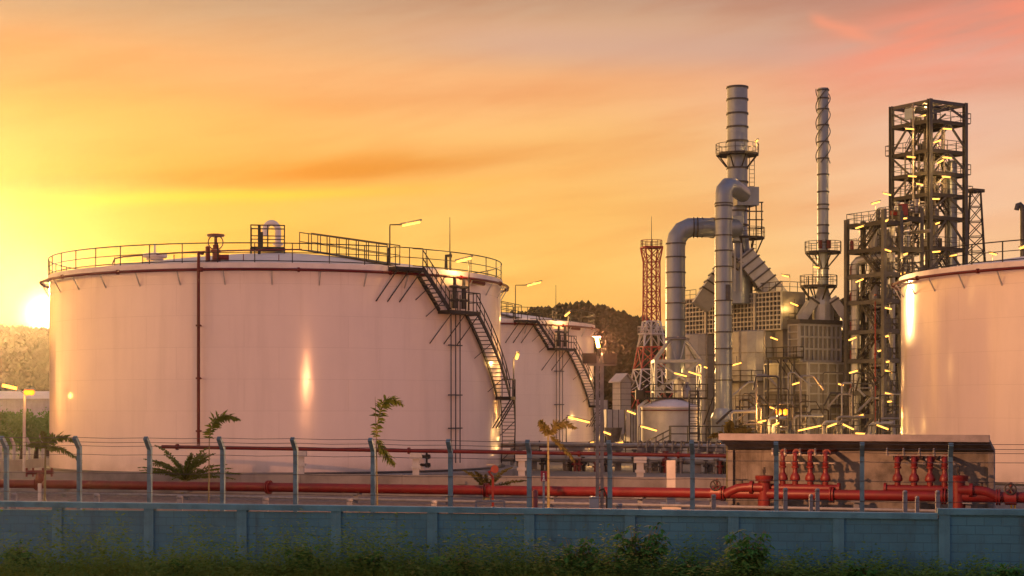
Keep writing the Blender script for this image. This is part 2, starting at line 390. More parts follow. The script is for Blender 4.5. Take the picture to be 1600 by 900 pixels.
def dup(root, loc, rz, label, group=None):
    r = root.copy(); COL.objects.link(r); r.location = loc; r.rotation_euler = (0, 0, rz); r['label'] = label
    if group: r['group'] = group
    for ch in list(root.children):
        c = ch.copy(); COL.objects.link(c); c.parent = r
        for g in ch.children:
            d = g.copy(); COL.objects.link(d); d.parent = c
    return r
def railing(mb, pts, h=1.1, r=0.03, step=1.6, closed=False, mid=True, toe=False):
    pts = [Vector(p) for p in pts]
    up = Vector((0, 0, h))
    seg = list(zip(pts, pts[1:])) + ([(pts[-1], pts[0])] if closed else [])
    for a, b in seg:
        n = max(1, round((b - a).length / step))
        for i in range(n + 1):
            p = a.lerp(b, i / n); mb.bar(p, p + up, r * 2)
        mb.bar(a + up, b + up, r * 2)
        if mid: mb.bar(a + up * 0.5, b + up * 0.5, r * 1.6)
        if toe: mb.bar(a + Vector((0, 0, .08)), b + Vector((0, 0, .08)), 0.02, 0.15)

# ------------------------------------------------------------------ the setting
def sheet(name, m, x0, x1, y0, y1, z, label):
    mb = MB(); mb.poly([(x0, y0, z), (x1, y0, z), (x1, y1, z), (x0, y1, z)])
    return mb.build(name, m, label=label, cat='ground', kind='structure')
sheet('ground', 'soil', -700, 700, -50, 1150, 0.0, 'bare brown earth under the whole site')
sheet('plant_pavement', 'pavement', -160, 160, 86, 330, 0.008, 'grey paving under the storage tanks and process plant')
sheet('gravel_yard', 'gravel', -60, 60, 46.5, 86.0, 0.004, 'pinkish gravel between the blue wall and the tank bund')

def hill_y(px):
    pts = [(-1400, 470), (-900, 500), (-300, 520), (-120, 508), (0, 503), (60, 506), (200, 530), (500, 540), (700, 505), (780, 484), (850, 472), (905, 468), (950, 474), (1000, 488),
           (1060, 520), (1150, 545), (1230, 520), (1290, 470), (1325, 457), (1400, 452), (1480, 430), (1540, 412), (1600, 398), (1750, 380), (2000, 400), (2400, 450), (3200, 480)]
    for (a, ya), (b, yb) in zip(pts, pts[1:]):
        if a <= px <= b:
            t = (px - a) / (b - a); t = t * t * (3 - 2 * t); return ya + (yb - ya) * t
    return 500
def make_hills():
    from mathutils import noise as mn
    mb = MB(); NX, NY = 420, 26; Yr = 860.0; grid = []
    top = []
    for j in range(NY + 1):
        v = j / NY; row = []
        for i in range(NX + 1):
            px = -1400 + 4600 * i / NX
            Y = 430 + (Yr - 430) * v
            zr = zat(hill_y(px), Yr) - 6
            z = zr * (v ** 1.25)
            z += (mn.noise(Vector((px / 60, v * 6, 0))) * 9 + mn.noise(Vector((px / 18, v * 16, 4))) * 3.0) * v * (1 - 0.75 * v)
            p = Vector(((px - 800) / F * Y, Y, max(z, -0.5) if v > 0 else -0.5)); row.append(p)
        grid.append(row)
    base = [mb.add(r) for r in grid]
    for j in range(NY):
        for i in range(NX): mb.face((base[j] + i, base[j] + i + 1, base[j + 1] + i + 1, base[j + 1] + i), True)
    # far slope down behind the ridge, so the hills are solid from any side
    bk = mb.add([Vector((p.x * 1.25, 1080, -0.5)) for p in grid[-1]])
    for i in range(NX): mb.face((base[NY] + i, base[NY] + i + 1, bk + i + 1, bk + i), True)
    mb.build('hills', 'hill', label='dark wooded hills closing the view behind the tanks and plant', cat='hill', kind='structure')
    # the wood on the slopes reads as one mass
    fb = MB(); rnd = random.Random(3)
    for q in range(42000):
        i = rnd.randrange(60, NX - 40); vv = 1 - rnd.random() ** 1.6 * 0.85
        px = -1400 + 4600 * (i + rnd.random()) / NX
        if not (-150 < px < 1750): continue
        j = min(NY - 1, int(vv * NY)); t = vv * NY - j
        p = grid[j][i].lerp(grid[j + 1][i], t) 
        p = p.lerp(grid[j][min(NX, i + 1)].lerp(grid[j + 1][min(NX, i + 1)], t), rnd.random())
        h = rnd.uniform(2.0, 4.4); w = h * rnd.uniform(0.28, 0.5)
        for c in range(2):
            a = rnd.uniform(0, 6.28); o = p + Vector((math.cos(a) * w * .55, math.sin(a) * w * .55, h * rnd.uniform(0.35, 0.85)))
            ra, rb, rc = w * rnd.uniform(.7, 1.3), w * rnd.uniform(.7, 1.3), w * rnd.uniform(.7, 1.4)
            i0 = fb.add([o + Vector(q) for q in ((ra, 0, 0), (0, rb, 0), (-ra, 0, 0), (0, -rb, 0), (0, 0, rc), (0, 0, -rc))])
            for f in ((0, 1, 4), (1, 2, 4), (2, 3, 4), (3, 0, 4), (1, 0, 5), (2, 1, 5), (3, 2, 5), (0, 3, 5)): fb.face(tuple(i0 + e for e in f), True)
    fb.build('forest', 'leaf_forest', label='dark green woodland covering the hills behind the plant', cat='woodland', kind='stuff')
make_hills()

# ------------------------------------------------------------------ boundary wall
def line_pt(A, B, px):
    """point where the vertical plane through photo column px meets line A-B"""
    s = (px - 800) / F; d = B - A
    t = (s * A.y - A.x) / (d.x - s * d.y); return A + d * t
WA, WB = G(-60, 47.2), G(1660, 42.6)
wdir = (WB - WA).normalized(); wrot = math.atan2(wdir.y, wdir.x); wn = Vector((wdir.y, -wdir.x, 0))  # towards the camera
def make_wall():
    t = thing('boundary_wall', 'low blue block wall with pilasters and coping along the weeds', 'wall', None, WA, wrot)
    L = (WB - WA).length
    tl = lambda px: (line_pt(WA, WB, px) - WA).dot(wdir)
    step = tl(1475)
    hz = lambda s: 1.72 - 0.10 * (s / step)       # coping falls a little towards the step
    mb = MB(); mb.obox((0, -0.09, -0.3), (step - .0, 0, 0), (0, 0.18, 0), (0, 0, hz(step) + .3 - .13))
    mb.obox((step, -0.09, -0.3), (L - step, 0, 0), (0, 0.18, 0), (0, 0, hz(step) + .3 - .02))
    mb.build('block_panel', 'block', t)
    mb = MB()
    def seg(s0, s1, z0, z1):
        i = mb.add([(s0, -.155, z0 - .15), (s1, -.155, z1 - .15), (s1, .155, z1 - .15), (s0, .155, z0 - .15),
                    (s0, -.155, z0 - .015), (s1, -.155, z1 - .015), (s1, .155, z1 - .015), (s0, .155, z0 - .015),
                    (s0, -.135, z0), (s1, -.135, z1), (s1, .135, z1), (s0, .135, z0)])
        for q in ((0, 3, 2, 1), (0, 1, 5, 4), (2, 3, 7, 6), (4, 5, 9, 8), (6, 7, 11, 10), (8, 9, 10, 11), (1, 2, 6, 10, 9, 5), (0, 4, 8, 11, 7, 3)): mb.face(tuple(i + e for e in q))
    seg(0, step - .17, hz(0), hz(step)); seg(step - .165, L, hz(step) + .12, hz(step) + .12)
    mb.build('coping', 'coping', t)
    for px in (-58, 92, 235, 380, 527, 677, 828, 985, 1146, 1310, 1475, 1648):
        s = tl(px); p = MB(); h = hz(s) - .15 if px < 1470 else hz(step) - .03
        p.box((0, 0, (h - .3) / 2), .27, .27, h + .3)
        o = p.build('pilaster', 'coping', t); o.location = (s, 0, 0)
make_wall()

# ------------------------------------------------------------------ barbed wire fence
FA, FB = G(10, 58.2), G(1485, 52.4)
fdir = (FB - FA).normalized(); fn = Vector((fdir.y, -fdir.x, 0))
def make_fence():
    L = FA - fdir * 4.0
    t = T('barbed_wire_fence', 'row of cranked concrete fence posts with barbed wire behind the blue wall', 'fence', FA)
    ends = []
    pxs = [10, 124, 234, 348, 462, 583, 704, 827, 953, 1082, 1213, 1347, 1485]
    tops = [683, 683, 684, 684, 685, 686, 688, 689, 690, 690, 692, 693, 694]
    for px, ty in zip(pxs, tops):
        b = line_pt(FA, FB, px); Y = b.y; mb = MB()
        zt = zat(ty, Y); zk = zt - 0.36; w = 0.068
        prof = [(b, 0.0), (b, zk), (b + fn * 0.36, zt)]
        sx = fdir * w
        def quad_ring(c, z, n2): return [c - sx - n2 + Vector((0, 0, z)), c + sx - n2 + Vector((0, 0, z)), c + sx + n2 + Vector((0, 0, z)), c - sx + n2 + Vector((0, 0, z))]
        nn = fn * w
        dz = Vector((0, 0, 0.05))
        r0 = mb.add(quad_ring(b, -0.2, nn)); r1 = mb.add([q + (dz if k in (0, 1) else -dz) * 0.8 for k, q in enumerate(quad_ring(b, zk, nn))])
        c2 = b + fn * 0.36; n3 = (fn + Vector((0, 0, -1))).normalized() * -w
        r2 = mb.add([c2 - sx + n3 + Vector((0, 0, zt)), c2 + sx + n3 + Vector((0, 0, zt)), c2 + sx - n3 + Vector((0, 0, zt)), c2 - sx - n3 + Vector((0, 0, zt))])
        for a, c in ((r0, r1), (r1, r2)):
            for j in range(4): mb.face((a + j, a + (j + 1) % 4, c + (j + 1) % 4, c + j))
        mb.face((r2, r2 + 1, r2 + 2, r2 + 3))
        t.part(mb, 'post', 'blue_post')
        ends.append((b, zk, zt))
    # wires: seven strands, three of them on the cranked arms
    for f, arm in ((0.28, 0), (0.50, 0), (0.72, 0), (0.93, 0), (0.0, .15), (0.0, .5), (0.0, .92)):
        pts = []
        for q, (b, zk, zt) in enumerate(ends):
            p = b + fn * (0.085 + arm * 0.36) + Vector((0, 0, zk * f if arm == 0 else zk + (zt - zk) * arm + .03))
            if q:
                m0 = (pts[-1] + p) / 2; m0.z -= 0.025; pts.append(m0)
            pts.append(p)
        mb = MB(); mb.tube([pts[0] - fdir * 3] + pts + [pts[-1] + fdir * 3], 0.0085, 4)
        t.part(mb, 'barbed_wire', 'wire')
make_fence()
def make_return_fence():
    t = T('return_fence', 'pale concrete fence posts on a low white wall by the distant trees', 'fence', G(0, 112))
    mb = MB()
    a, b = G(-60, 112), G(74, 121)
    d = (b - a).normalized(); n = Vector((d.y, -d.x, 0))
    mb.obox(a - n * .12, b - a, n * .24, (0, 0, zat(722, 112))); t.part(mb, 'low_wall', 'white_wall')
    for px, ty in ((-22, 678), (1, 680), (22, 684), (46, 684), (67, 679)):
        p = line_pt(a, b, px); mb = MB(); z = zat(ty, p.y)
        mb.bar(p + Vector((0, 0, .5)), p + Vector((0, 0, z - .45)), .17); mb.bar(p + Vector((0, 0, z - .5)), p - d * .35 + Vector((0, 0, z)), .15)
        t.part(mb, 'post', 'white_wall')
make_return_fence()

# ------------------------------------------------------------------ storage tanks (local frame: -Y faces the camera)
TR, TH = 14.5, 12.1
def pol(ph, r, z): a = R_(ph); return Vector((r * math.sin(a), -r * math.cos(a), z))
def arc(p0, p1, r, z, n=None):
    n = n or max(2, int(abs(p1 - p0) / 2.5)); return [pol(p0 + (p1 - p0) * i / n, r, z) for i in range(n + 1)]
def make_tank(label):
    t = thing('storage_tank', label, 'storage tank', 'white floating roof storage tanks')
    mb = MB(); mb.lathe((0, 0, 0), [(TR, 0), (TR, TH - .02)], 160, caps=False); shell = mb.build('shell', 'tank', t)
    mb = MB(); mb.lathe((0, 0, 0), [(TR + .30, 0), (TR + .30, .10), (TR + .02, .13)], 120, caps=False); mb.build('base_flange', 'grey_steel', shell)
    mb = MB(); mb.lathe((0, 0, 0), [(TR + .01, TH - .30), (TR + .13, TH - .30), (TR + .13, TH), (TR - .2, TH + .03)], 160, smooth=False, caps=False); mb.build('rim_band', 'roof_paint', t)
    mb = MB(); mb.lathe((0, 0, 0), [(TR - .2, TH + .03)] + [((TR - .2) * (1 - i / 14), TH + .03 + 1.8 * (1 - (1 - i / 14) ** 1.3)) for i in range(1, 14)] + [(0.001, TH + 1.83)], 96, caps=False); mb.build('domed_roof', 'roof_paint', t)
    mb = MB()
    n = 43; rr = TR + .06
    for i in range(n):
        p = pol(360 * i / n + 3, rr, TH); 
        if 25 < (360 * i / n + 3) % 360 < 32: continue
        mb.bar(p, p + Vector((0, 0, 1.12)), .055)
    for zz, r in ((1.12, .034), (.58, .024)): mb.tube(arc(32.5, 385.6, rr, TH + zz, 150), r, 5)
    mb.tube(arc(32.5, 385.6, rr, TH + .10, 150), .03, 4)
    mb.build('rim_railing', 'dark_steel', t)
    mb = MB(); mb.ring((0, 0, TH - .42), TR + .48, .085, 160, 8); sr = mb.build('spray_ring', 'red', t)
    b0 = MB(); b0.bar(pol(0, TR + .46, TH - .46), pol(0, TR + .005, TH - 1.25), .06); b0.bar(pol(0, TR + .46, TH - .42), pol(0, TR + .005, TH - .42), .06)
    br = b0.build('pipe_bracket', 'white_steel', t); br.rotation_euler = (0, 0, R_(-1.5))
    for i in range(1, 34):
        c = br.copy(); COL.objects.link(c); c.parent = t; c.rotation_euler = (0, 0, R_(-1.5 + i * 360 / 34))
    for i in range(34):
        mb = None
    fl = MB(); fl.tube(arc(0, .5, TR + .48, TH - .42, 2), .14, 10); f0 = fl.build('pipe_flange', 'red', sr); f0.rotation_euler = (0, 0, R_(4))
    for i in range(1, 17):
        c = f0.copy(); COL.objects.link(c); c.parent = sr; c.rotation_euler = (0, 0, R_(4 + i * 360 / 17))
    # --- spiral stair: platforms and flights
    ri, ro = TR + .12, TR + .92
    def landing(p0, p1, z, rails=True, ends=()):
        mb = MB(); n = max(2, int((p1 - p0) / 2))
        for i in range(n):
            a, b = p0 + (p1 - p0) * i / n, p0 + (p1 - p0) * (i + 1) / n
            q = [pol(a, ri - .1, z), pol(b, ri - .1, z), pol(b, ro + .1, z), pol(a, ro + .1, z)]
            j = mb.add(q + [v - Vector((0, 0, .2)) for v in q])
            for f in ((3, 2, 1, 0), (4, 5, 6, 7), (0, 1, 5, 4), (2, 3, 7, 6), (1, 2, 6, 5), (3, 0, 4, 7)): mb.face(tuple(j + e for e in f))
        for a in [p0 + (p1 - p0) * q for q in (0.08, .5, .95)]:
            mb.bar(pol(a, ro + .05, z - .18), pol(a - 3.5, TR + .01, z - 2.0), .06)
        pf = mb.build('landing', 'dark_steel', t)
        r = MB(); q = arc(p0, p1, ro + .05, z)
        railing(r, q, 1.12, .026, 1.2)
        for e in ends: railing(r, [pol(e, ri, z), pol(e, ro + .05, z)], 1.12, .026, 1)
        r.build('landing_railing', 'dark_steel', pf)
    def flight(p0, z0, p1, z1):
        n = max(4, round(abs(z0 - z1) / .24)); mb = MB()
        for i in range(1, n):
            f = i / n; a = p0 + (p1 - p0) * f; z = z0 + (z1 - z0) * f; da = .45
            mb.obox(pol(a - da, ri, z), pol(a + da, ri, z) - pol(a - da, ri, z), pol(a - da, ro, z) - pol(a - da, ri, z), (0, 0, .055))
        fo = mb.build('stair_flight', 'galv', t)
        s = MB()
        for r in (ri - .02, ro + .02):
            pts = [pol(p0 + (p1 - p0) * i / 12, r, z0 + (z1 - z0) * i / 12) for i in range(13)]
            for a, b in zip(pts, pts[1:]): s.bar(a, b, .05, .26)
        for f in (.35, .75):
            a = p0 + (p1 - p0) * f; z = z0 + (z1 - z0) * f; s.bar(pol(a, ro, z - .1), pol(a - 2.0, TR + .01, z - 1.0), .042)
        s.build('stringer', 'dark_steel', fo)
        h = MB()
        for r in (ro + .03,):
            pts = [pol(p0 + (p1 - p0) * i / 12, r, z0 + (z1 - z0) * i / 12) for i in range(13)]
            for q in (.55, 1.05): h.tube([p + Vector((0, 0, q)) for p in pts], .034, 5)
            for p in pts[::2]: h.bar(p, p + Vector((0, 0, 1.05)), .045)
        h.build('handrail', 'dark_steel', fo)
    z1, z2, z3 = TH - .08, TH - 2.45, TH - 7.55
    landing(25.6, 32.7, z1, ends=(25.6,)); flight(32.7, z1, 40.6, z2)
    landing(40.4, 51.6, z2, ends=(51.6,)); flight(50.3, z2, 70.3, z3)
    landing(70.0, 79.0, z3, ends=(79.0,)); flight(75.5, z3, 88.0, .25)
    # --- roof fittings
    g = MB(); pts = [Vector((-.05, -.2, TH + 1.9)), Vector((-.05, -.2, TH + 3.3))] + [Vector((-.05 - .42 + .42 * math.cos(R_(a)), -.2, TH + 3.3 + .5 * math.sin(R_(a)))) for a in range(20, 181, 20)] + [Vector((-.89, -.2, TH + 2.95))]
    g.tube(pts, .20, 14); g.lathe((-.05, -.2, TH + 2.35), [(.34, 0), (.34, .12)], 16); g.build('gooseneck_vent', 'roof_paint', t)
    pl = MB(); c = [(-1.75, -4.2), (.35, -4.2), (.35, -2.0), (-1.75, -2.0)]
    pl.obox((-1.75, -4.2, TH + 1.75), (2.1, 0, 0), (0, 2.2, 0), (0, 0, .12))
    for x, y in c: pl.bar((x, y, TH + 1.0), (x, y, TH + 1.8), .09)
    po = pl.build('roof_platform', 'dark_steel', t)
    r = MB(); railing(r, [(x, y, TH + 1.87) for x, y in c], 1.35, .035, 1.1, closed=True); r.build('platform_railing', 'dark_steel', po)
    ps = MB(); ps.bar((-1.2, -6.0, TH + 1.0), (-1.2, -6.0, TH + 3.0), .18); ps.box((-1.05, -6.0, TH + 2.1), .16, .2, 1.0); ps.box((-1.2, -6, TH + 1.0), .5, .4, .12); ps.build('gauge_post', 'dark_steel', t)
    # walkway with handrails from the roof centre to the stair head
    w = MB(); a, b = Vector((1.7, -2.0, TH + 1.85)), pol(28.0, TR - .3, TH + .12); n = 14
    sd = (b - a).cross(Vector((0, 0, 1))).normalized() * .42
    w.obox(a - sd, sd * 2, b - a, (0, 0, .06)); wo = w.build('roof_walkway', 'dark_steel', t)
    r = MB()
    for sgn in (-1, 1): railing(r, [a + sd * sgn, b + sd * sgn], 1.15, .03, 1.3)
    r.build('walkway_handrail', 'dark_steel', wo)
    va = MB(); q = pol(-15.5, TR - 1.0, TH + .1)
    va.lathe(q, [(.32, 0), (.32, .12), (.2, .16), (.2, .55), (.3, .6), (.3, .72), (.17, .76), (.17, 1.0), (.09, 1.05), (.09, 1.45), (.5, 1.5), (.5, 1.62), (.1, 1.66)], 14)
    va.lathe(q + Vector((-.45, 0, 0)), [(.14, 0), (.14, .9), (.02, .95)], 10); va.ring(q + Vector((0, -.12, 1.15)), .42, .035, 20, 5, axis=(0, 1, 0))
    va.tube([q + Vector((.2, 0, .3)), q + Vector((.75, 0, .3))], .16, 10); va.build('vent_valve', 'dark_red', t)
    ha = MB(); q = pol(-34, TR - 1.6, TH + .4); ha.lathe(q, [(.5, 0), (.5, .12), (.72, .16), (.72, .34), (.2, .42), (.06, .44), (.06, .95)], 16); ha.build('roof_hatch', 'roof_paint', t)
    fp = MB(); fp.tube([pol(-46, TR - .9, TH + .2), pol(-45, TR - .9, TH + .55)] + [pol(-45 + i * 3, TR - .9 - .05 * i, TH + .6 + .02 * i) for i in range(1, 18)], .045, 6)
    for i in range(0, 18, 3): p = pol(-45 + i * 3, TR - .9 - .05 * i, TH + .0); fp.bar(p, p + Vector((0, 0, .62)), .05)
    fp.build('foam_line', 'dark_red', t)
    rod = MB(); p = pol(47.3, TR - .5, TH); rod.tube([p, p + Vector((0, 0, 1.4)), p + Vector((0, 0, 3.3))], [.05, .035, .02], 6); rod.build('lightning_rod', 'dark_steel', t)
    gp = MB(); p = pol(44.8, TR - .3, TH - .1); gp.tube([p, p + Vector((0, 0, 1.0)), p + Vector((.35, 0, 1.0))], .11, 8); gp.build('gauge_pipe', 'dark_steel', t)
    fm = MB(); fm.tube([pol(51.5, TR + .3, TH - .55), pol(57.5, TR + .35, TH - .6)], .15, 10); fm.build('foam_pourer', 'red', t)
    vp = MB()
    for a in (44.2, 45.9, 47.6):
        vp.tube([pol(a, TR + .22, z2 + 1.0), pol(a, TR + .22, .5)], .035, 6)
        for z in (2.6, 4.6, 7.6): vp.bar(pol(a - .8, TR + .22, z), pol(a + .8, TR + .22, z), .07); vp.bar(pol(a, TR, z), pol(a, TR + .22, z), .06)
    for k, a in enumerate((44.2, 47.6)):
        vp.lathe(pol(a, TR + .5, z2 + .15), [(.16, 0), (.16, .4), (.3, .45), (.3, .55), (.14, .6), (.14, 1.2), (.34, 1.25), (.34, 1.36), (.1, 1.4), (.1, 1.8)], 12)
    vp.build('level_gauge', 'grey_steel', t)
    bv = MB()
    for a, z in ((35.2, .45), (35.2, .95)):
        bv.tube([pol(a, TR, z), pol(a, TR + .7, z)], .09, 10); p = pol(a, TR + .6, z); bv.ring(p + Vector((-.0, -.3, 0)), .13, .02, 14, 5, axis=(0, 1, 0)); bv.box(p, .3, .14, .24)
    bv.tube([pol(35.2, TR + .5, .3), pol(35.2, TR + .5, 1.4)], .06, 8)
    bv.build('outlet_valve', 'dark_steel', t)
    return t
def tank_rot(c): return math.atan2(-c.x, c.y)
TC1, TC2, TC3 = Vector((-15.24, 112.97, .48)), Vector((-6.71, 164.9, 0.05)), Vector((38.0, 102.8, .1))
tank1 = make_tank('largest white storage tank with black spiral stair and red riser pipe at left'); tank1.location = TC1; tank1.rotation_euler = (0, 0, tank_rot(TC1))
tank2 = dup(tank1, TC2, tank_rot(TC2), 'white storage tank with spiral stair standing half behind the largest tank')
tank3 = dup(tank1, TC3, tank_rot(TC3) + R_(150), 'white storage tank cut off by the picture edge beside the steel towers')
def tpt(c, ph, r, z): 
    return Matrix.Rotation(tank_rot(c), 3, 'Z') @ pol(ph, r, z) + c
# tank plinths
for c, l in ((TC1, 'round concrete foundation pad of the largest tank'), (TC2, 'round concrete foundation pad of the half hidden tank'), (TC3, 'round concrete foundation pad of the tank by the towers')):
    mb = MB(); mb.lathe((0, 0, 0), [(TR + 1.2, -.3), (TR + 1.2, c.z - .06), (TR + .9, c.z - .004), (0.01, c.z - .004)], 96, smooth=False)
    o = mb.build('tank_foundation', 'concrete', label=l, cat='foundation'); o.location = (c.x, c.y, 0)

# ------------------------------------------------------------------ bund wall, fire pipes
DA, DB = G(-120, 90.0), G(1146, 80.6)
def make_bund():
    d = (DB - DA).normalized(); n = Vector((d.y, -d.x, 0)); L = (DB - DA).length
    t = T('bund_wall', 'low concrete bund wall running in front of the largest tank', 'wall', DA)
    mb = MB(); s = 0.0
    while s < L - .1:
        e = min(L, s + 5.2); mb.obox(DA + d * (s + .008) - n * .12 + Vector((0, 0, -.2)), d * (e - s - .016), n * .24, (0, 0, 1.22)); s = e
    t.part(mb, 'panel', 'concrete')
    mb = MB(); mb.obox(DA + n * .125, d * L, n * .9, (0, 0, .16)); t.part(mb, 'apron', 'concrete')
make_bund()
PA, PB = G(-110, 85.6), G(1700, 66.2)
pdir = (PB - PA).normalized(); pn = Vector((pdir.y, -pdir.x, 0))
def main_z(p): return .58 + .22 * (p - PA).length / (PB - PA).length
UP = Vector((0, 0, 1))
def make_fire_main():
    t = T('fire_main', 'thick red fire main running low across the gravel yard', 'pipe', PA)
    mb = MB(); mb.tube([PA + Vector((0, 0, main_z(PA))), PB + Vector((0, 0, main_z(PB)))], .215, 18); t.part(mb, 'pipe', 'red')
    for px in (60, 420, 760, 1130, 1300, 1475, 1560):
        p = line_pt(PA, PB, px); p = p + UP * main_z(p); mb = MB()
        for o in (-.05, .05): mb.tube([p + pdir * (o - .03), p + pdir * (o + .03)], .32, 18)
        t.part(mb, 'flange', 'red')
    for px in (100, 291, 556, 700, 862, 1000, 1113, 1338, 1512):
        p = line_pt(PA, PB, px); zc = main_z(p); mb = MB(); mb.bar(p + Vector((0, 0, -.1)), p + Vector((0, 0, zc - .26)), .2); mb.obox(p - pdir * .18 - pn * .25 + Vector((0, 0, zc - .27)), pdir * .36, pn * .5, (0, 0, .06)); t.part(mb, 'pipe_support', 'post_grey')
    mb = MB(); q = Vector((0, 0, .22)) + pn * .36; mb.tube([PA + q, PB + q], .06, 8); t.part(mb, 'conduit', 'post_grey')
make_fire_main()
def make_upper():
    A, B = G(262, 93.5), G(1142, 86.5); d = (B - A).normalized()
    t = T('foam_pipe', 'slim red pipe on white supports crossing in front of the tanks', 'pipe', A)
    z0, z1 = zat(698, 93.5), zat(712.5, 86.5)
    def z(px): p = line_pt(A, B, px); return p, z0 + (z1 - z0) * (p - A).length / (B - A).length
    a, za = z(253); b, zb = z(1143)
    mb = MB(); mb.tube([a + Vector((0, 0, za)), b + Vector((0, 0, zb))], .10, 10); t.part(mb, 'pipe', 'red')
    for px in (277, 639, 905, 1060):
        p, zz = z(px); mb = MB(); mb.tube([p + d * -.06 + Vector((0, 0, zz)), p + d * .06 + Vector((0, 0, zz))], .17, 12); t.part(mb, 'flange', 'red')
    for px in (470, 650, 815, 1000):
        p, zz = z(px); mb = MB(); mb.bar(p, p + Vector((0, 0, zz - .42)), .34); mb.box(p + Vector((0, 0, zz - .27)), .62, .5, .30); mb.box(p + Vector((0, 0, zz - .85)), .48, .46, .14); t.part(mb, 'pipe_support', 'white_steel')
    p = line_pt(PA, PB, 1053) + Vector((-.02, 1.2, 0)); mb = MB(); zz = zat(713, p.y) - .15
    mb.bar(p + Vector((0, 0, .1)), p + Vector((0, 0, zz)), .36); mb.box(p + Vector((0, 0, .12)), .8, .8, .24); t.part(mb, 'pipe_support', 'white_steel')
    # riser up the largest tank
    top = tpt(TC1, -17.6, TR + .48, TH - .42); r = tpt(TC1, -17.6, TR + .48, 2.3); foot = Vector((r.x, r.y, za))
    mb = MB(); a2, zz2 = z(309)
    mb.tube([tpt(TC1, -17.6, TR - .2, TH + .55), tpt(TC1, -17.6, TR + .44, TH + .55), top, r, foot, a2 + Vector((0, 0, zz2))], .095, 10)
    t.part(mb, 'riser', 'red')
    for zz in (1.6, 4.6, 7.6):
        p = tpt(TC1, -17.6, TR + .48, zz + .9); mb = MB(); mb.tube([p - Vector((0, 0, .05)), p + Vector((0, 0, .05))], .16, 12); mb.bar(p, tpt(TC1, -17.6, TR, zz + .9), .06); t.part(mb, 'riser_clamp', 'red')
make_upper()

# ------------------------------------------------------------------ pump shelter with deluge manifolds
SA, SB = G(1144, 74.0), G(1553, 69.6)
sdir = (SB - SA).normalized(); sn = Vector((sdir.y, -sdir.x, 0)); SL = (SB - SA).length
def slen(px): return (line_pt(SA, SB, px) - SA).dot(sdir)
def make_shelter():
    t = T('pipe_shelter', 'open concrete shelter with tilted canopy over red valve manifolds', 'shelter', SA)
    H1 = zat(704, 73.0)
    holes = [slen(px) for px in (1217, 1242.5, 1267, 1291)] + [slen(px) for px in (1403, 1427, 1452, 1475)]
    hb = [(h - .17, h + .17, zat(712, 72.7) if k < 4 else zat(719, 71), zat(703.5, 72.7) if k < 4 else zat(711, 71)) for k, h in enumerate(holes)]
    mb = MB(); V = lambda s, d, z: SA + sdir * s + sn * d + Vector((0, 0, z))
    def slab(s0, s1, z0, z1): mb.obox(V(s0, -.1, z0), sdir * (s1 - s0), sn * .2, (0, 0, z1 - z0))
    s = 0.0
    for a, b, z0, z1 in hb:
        slab(s, a, -.2, H1); slab(a, b, -.2, z0); slab(a, b, z1, H1); s = b
    slab(s, SL, -.2, H1)
    t.part(mb, 'rear_wall', 'shelter_concrete')
    for s0 in (-.06, SL - .16):
        mb = MB(); mb.obox(V(s0, .105, -.2), sdir * .22, sn * .35, (0, 0, H1 + .2)); t.part(mb, 'wall_pier', 'shelter_concrete')
    # tilted canopy: low at the wall, high at its front edge
    mb = MB(); zf = zat(684, 70.8)
    a = [V(-.12, -.35, H1 - .05), V(SL + .0, -.35, H1 - .05), V(SL + .0, 1.35, zf - .10), V(-.12, 1.35, zf - .10)]
    b = [p + Vector((0, 0, .16)) for p in a]; i = mb.add(a + b)
    for f in ((3, 2, 1, 0), (4, 5, 6, 7), (0, 1, 5, 4), (1, 2, 6, 5), (2, 3, 7, 6), (3, 0, 4, 7)): mb.face(tuple(i + e for e in f))
    t.part(mb, 'canopy', 'shelter_concrete')
    mb = MB(); mb.obox(V(-.16, 1.35, zf - .13), sdir * (SL + .2), sn * .12, (0, 0, .28)); t.part(mb, 'canopy_edge', 'roof_slab')
make_shelter()
def hand_wheel(mb, c, r, axis):
    mb.ring(c, r, .035, 22, 6, axis=axis); a, b = mb.frame(Vector(axis))
    for k in range(3):
        q = a * math.cos(k * 1.047) + b * math.sin(k * 1.047); mb.bar(c - q * r, c + q * r, .035)
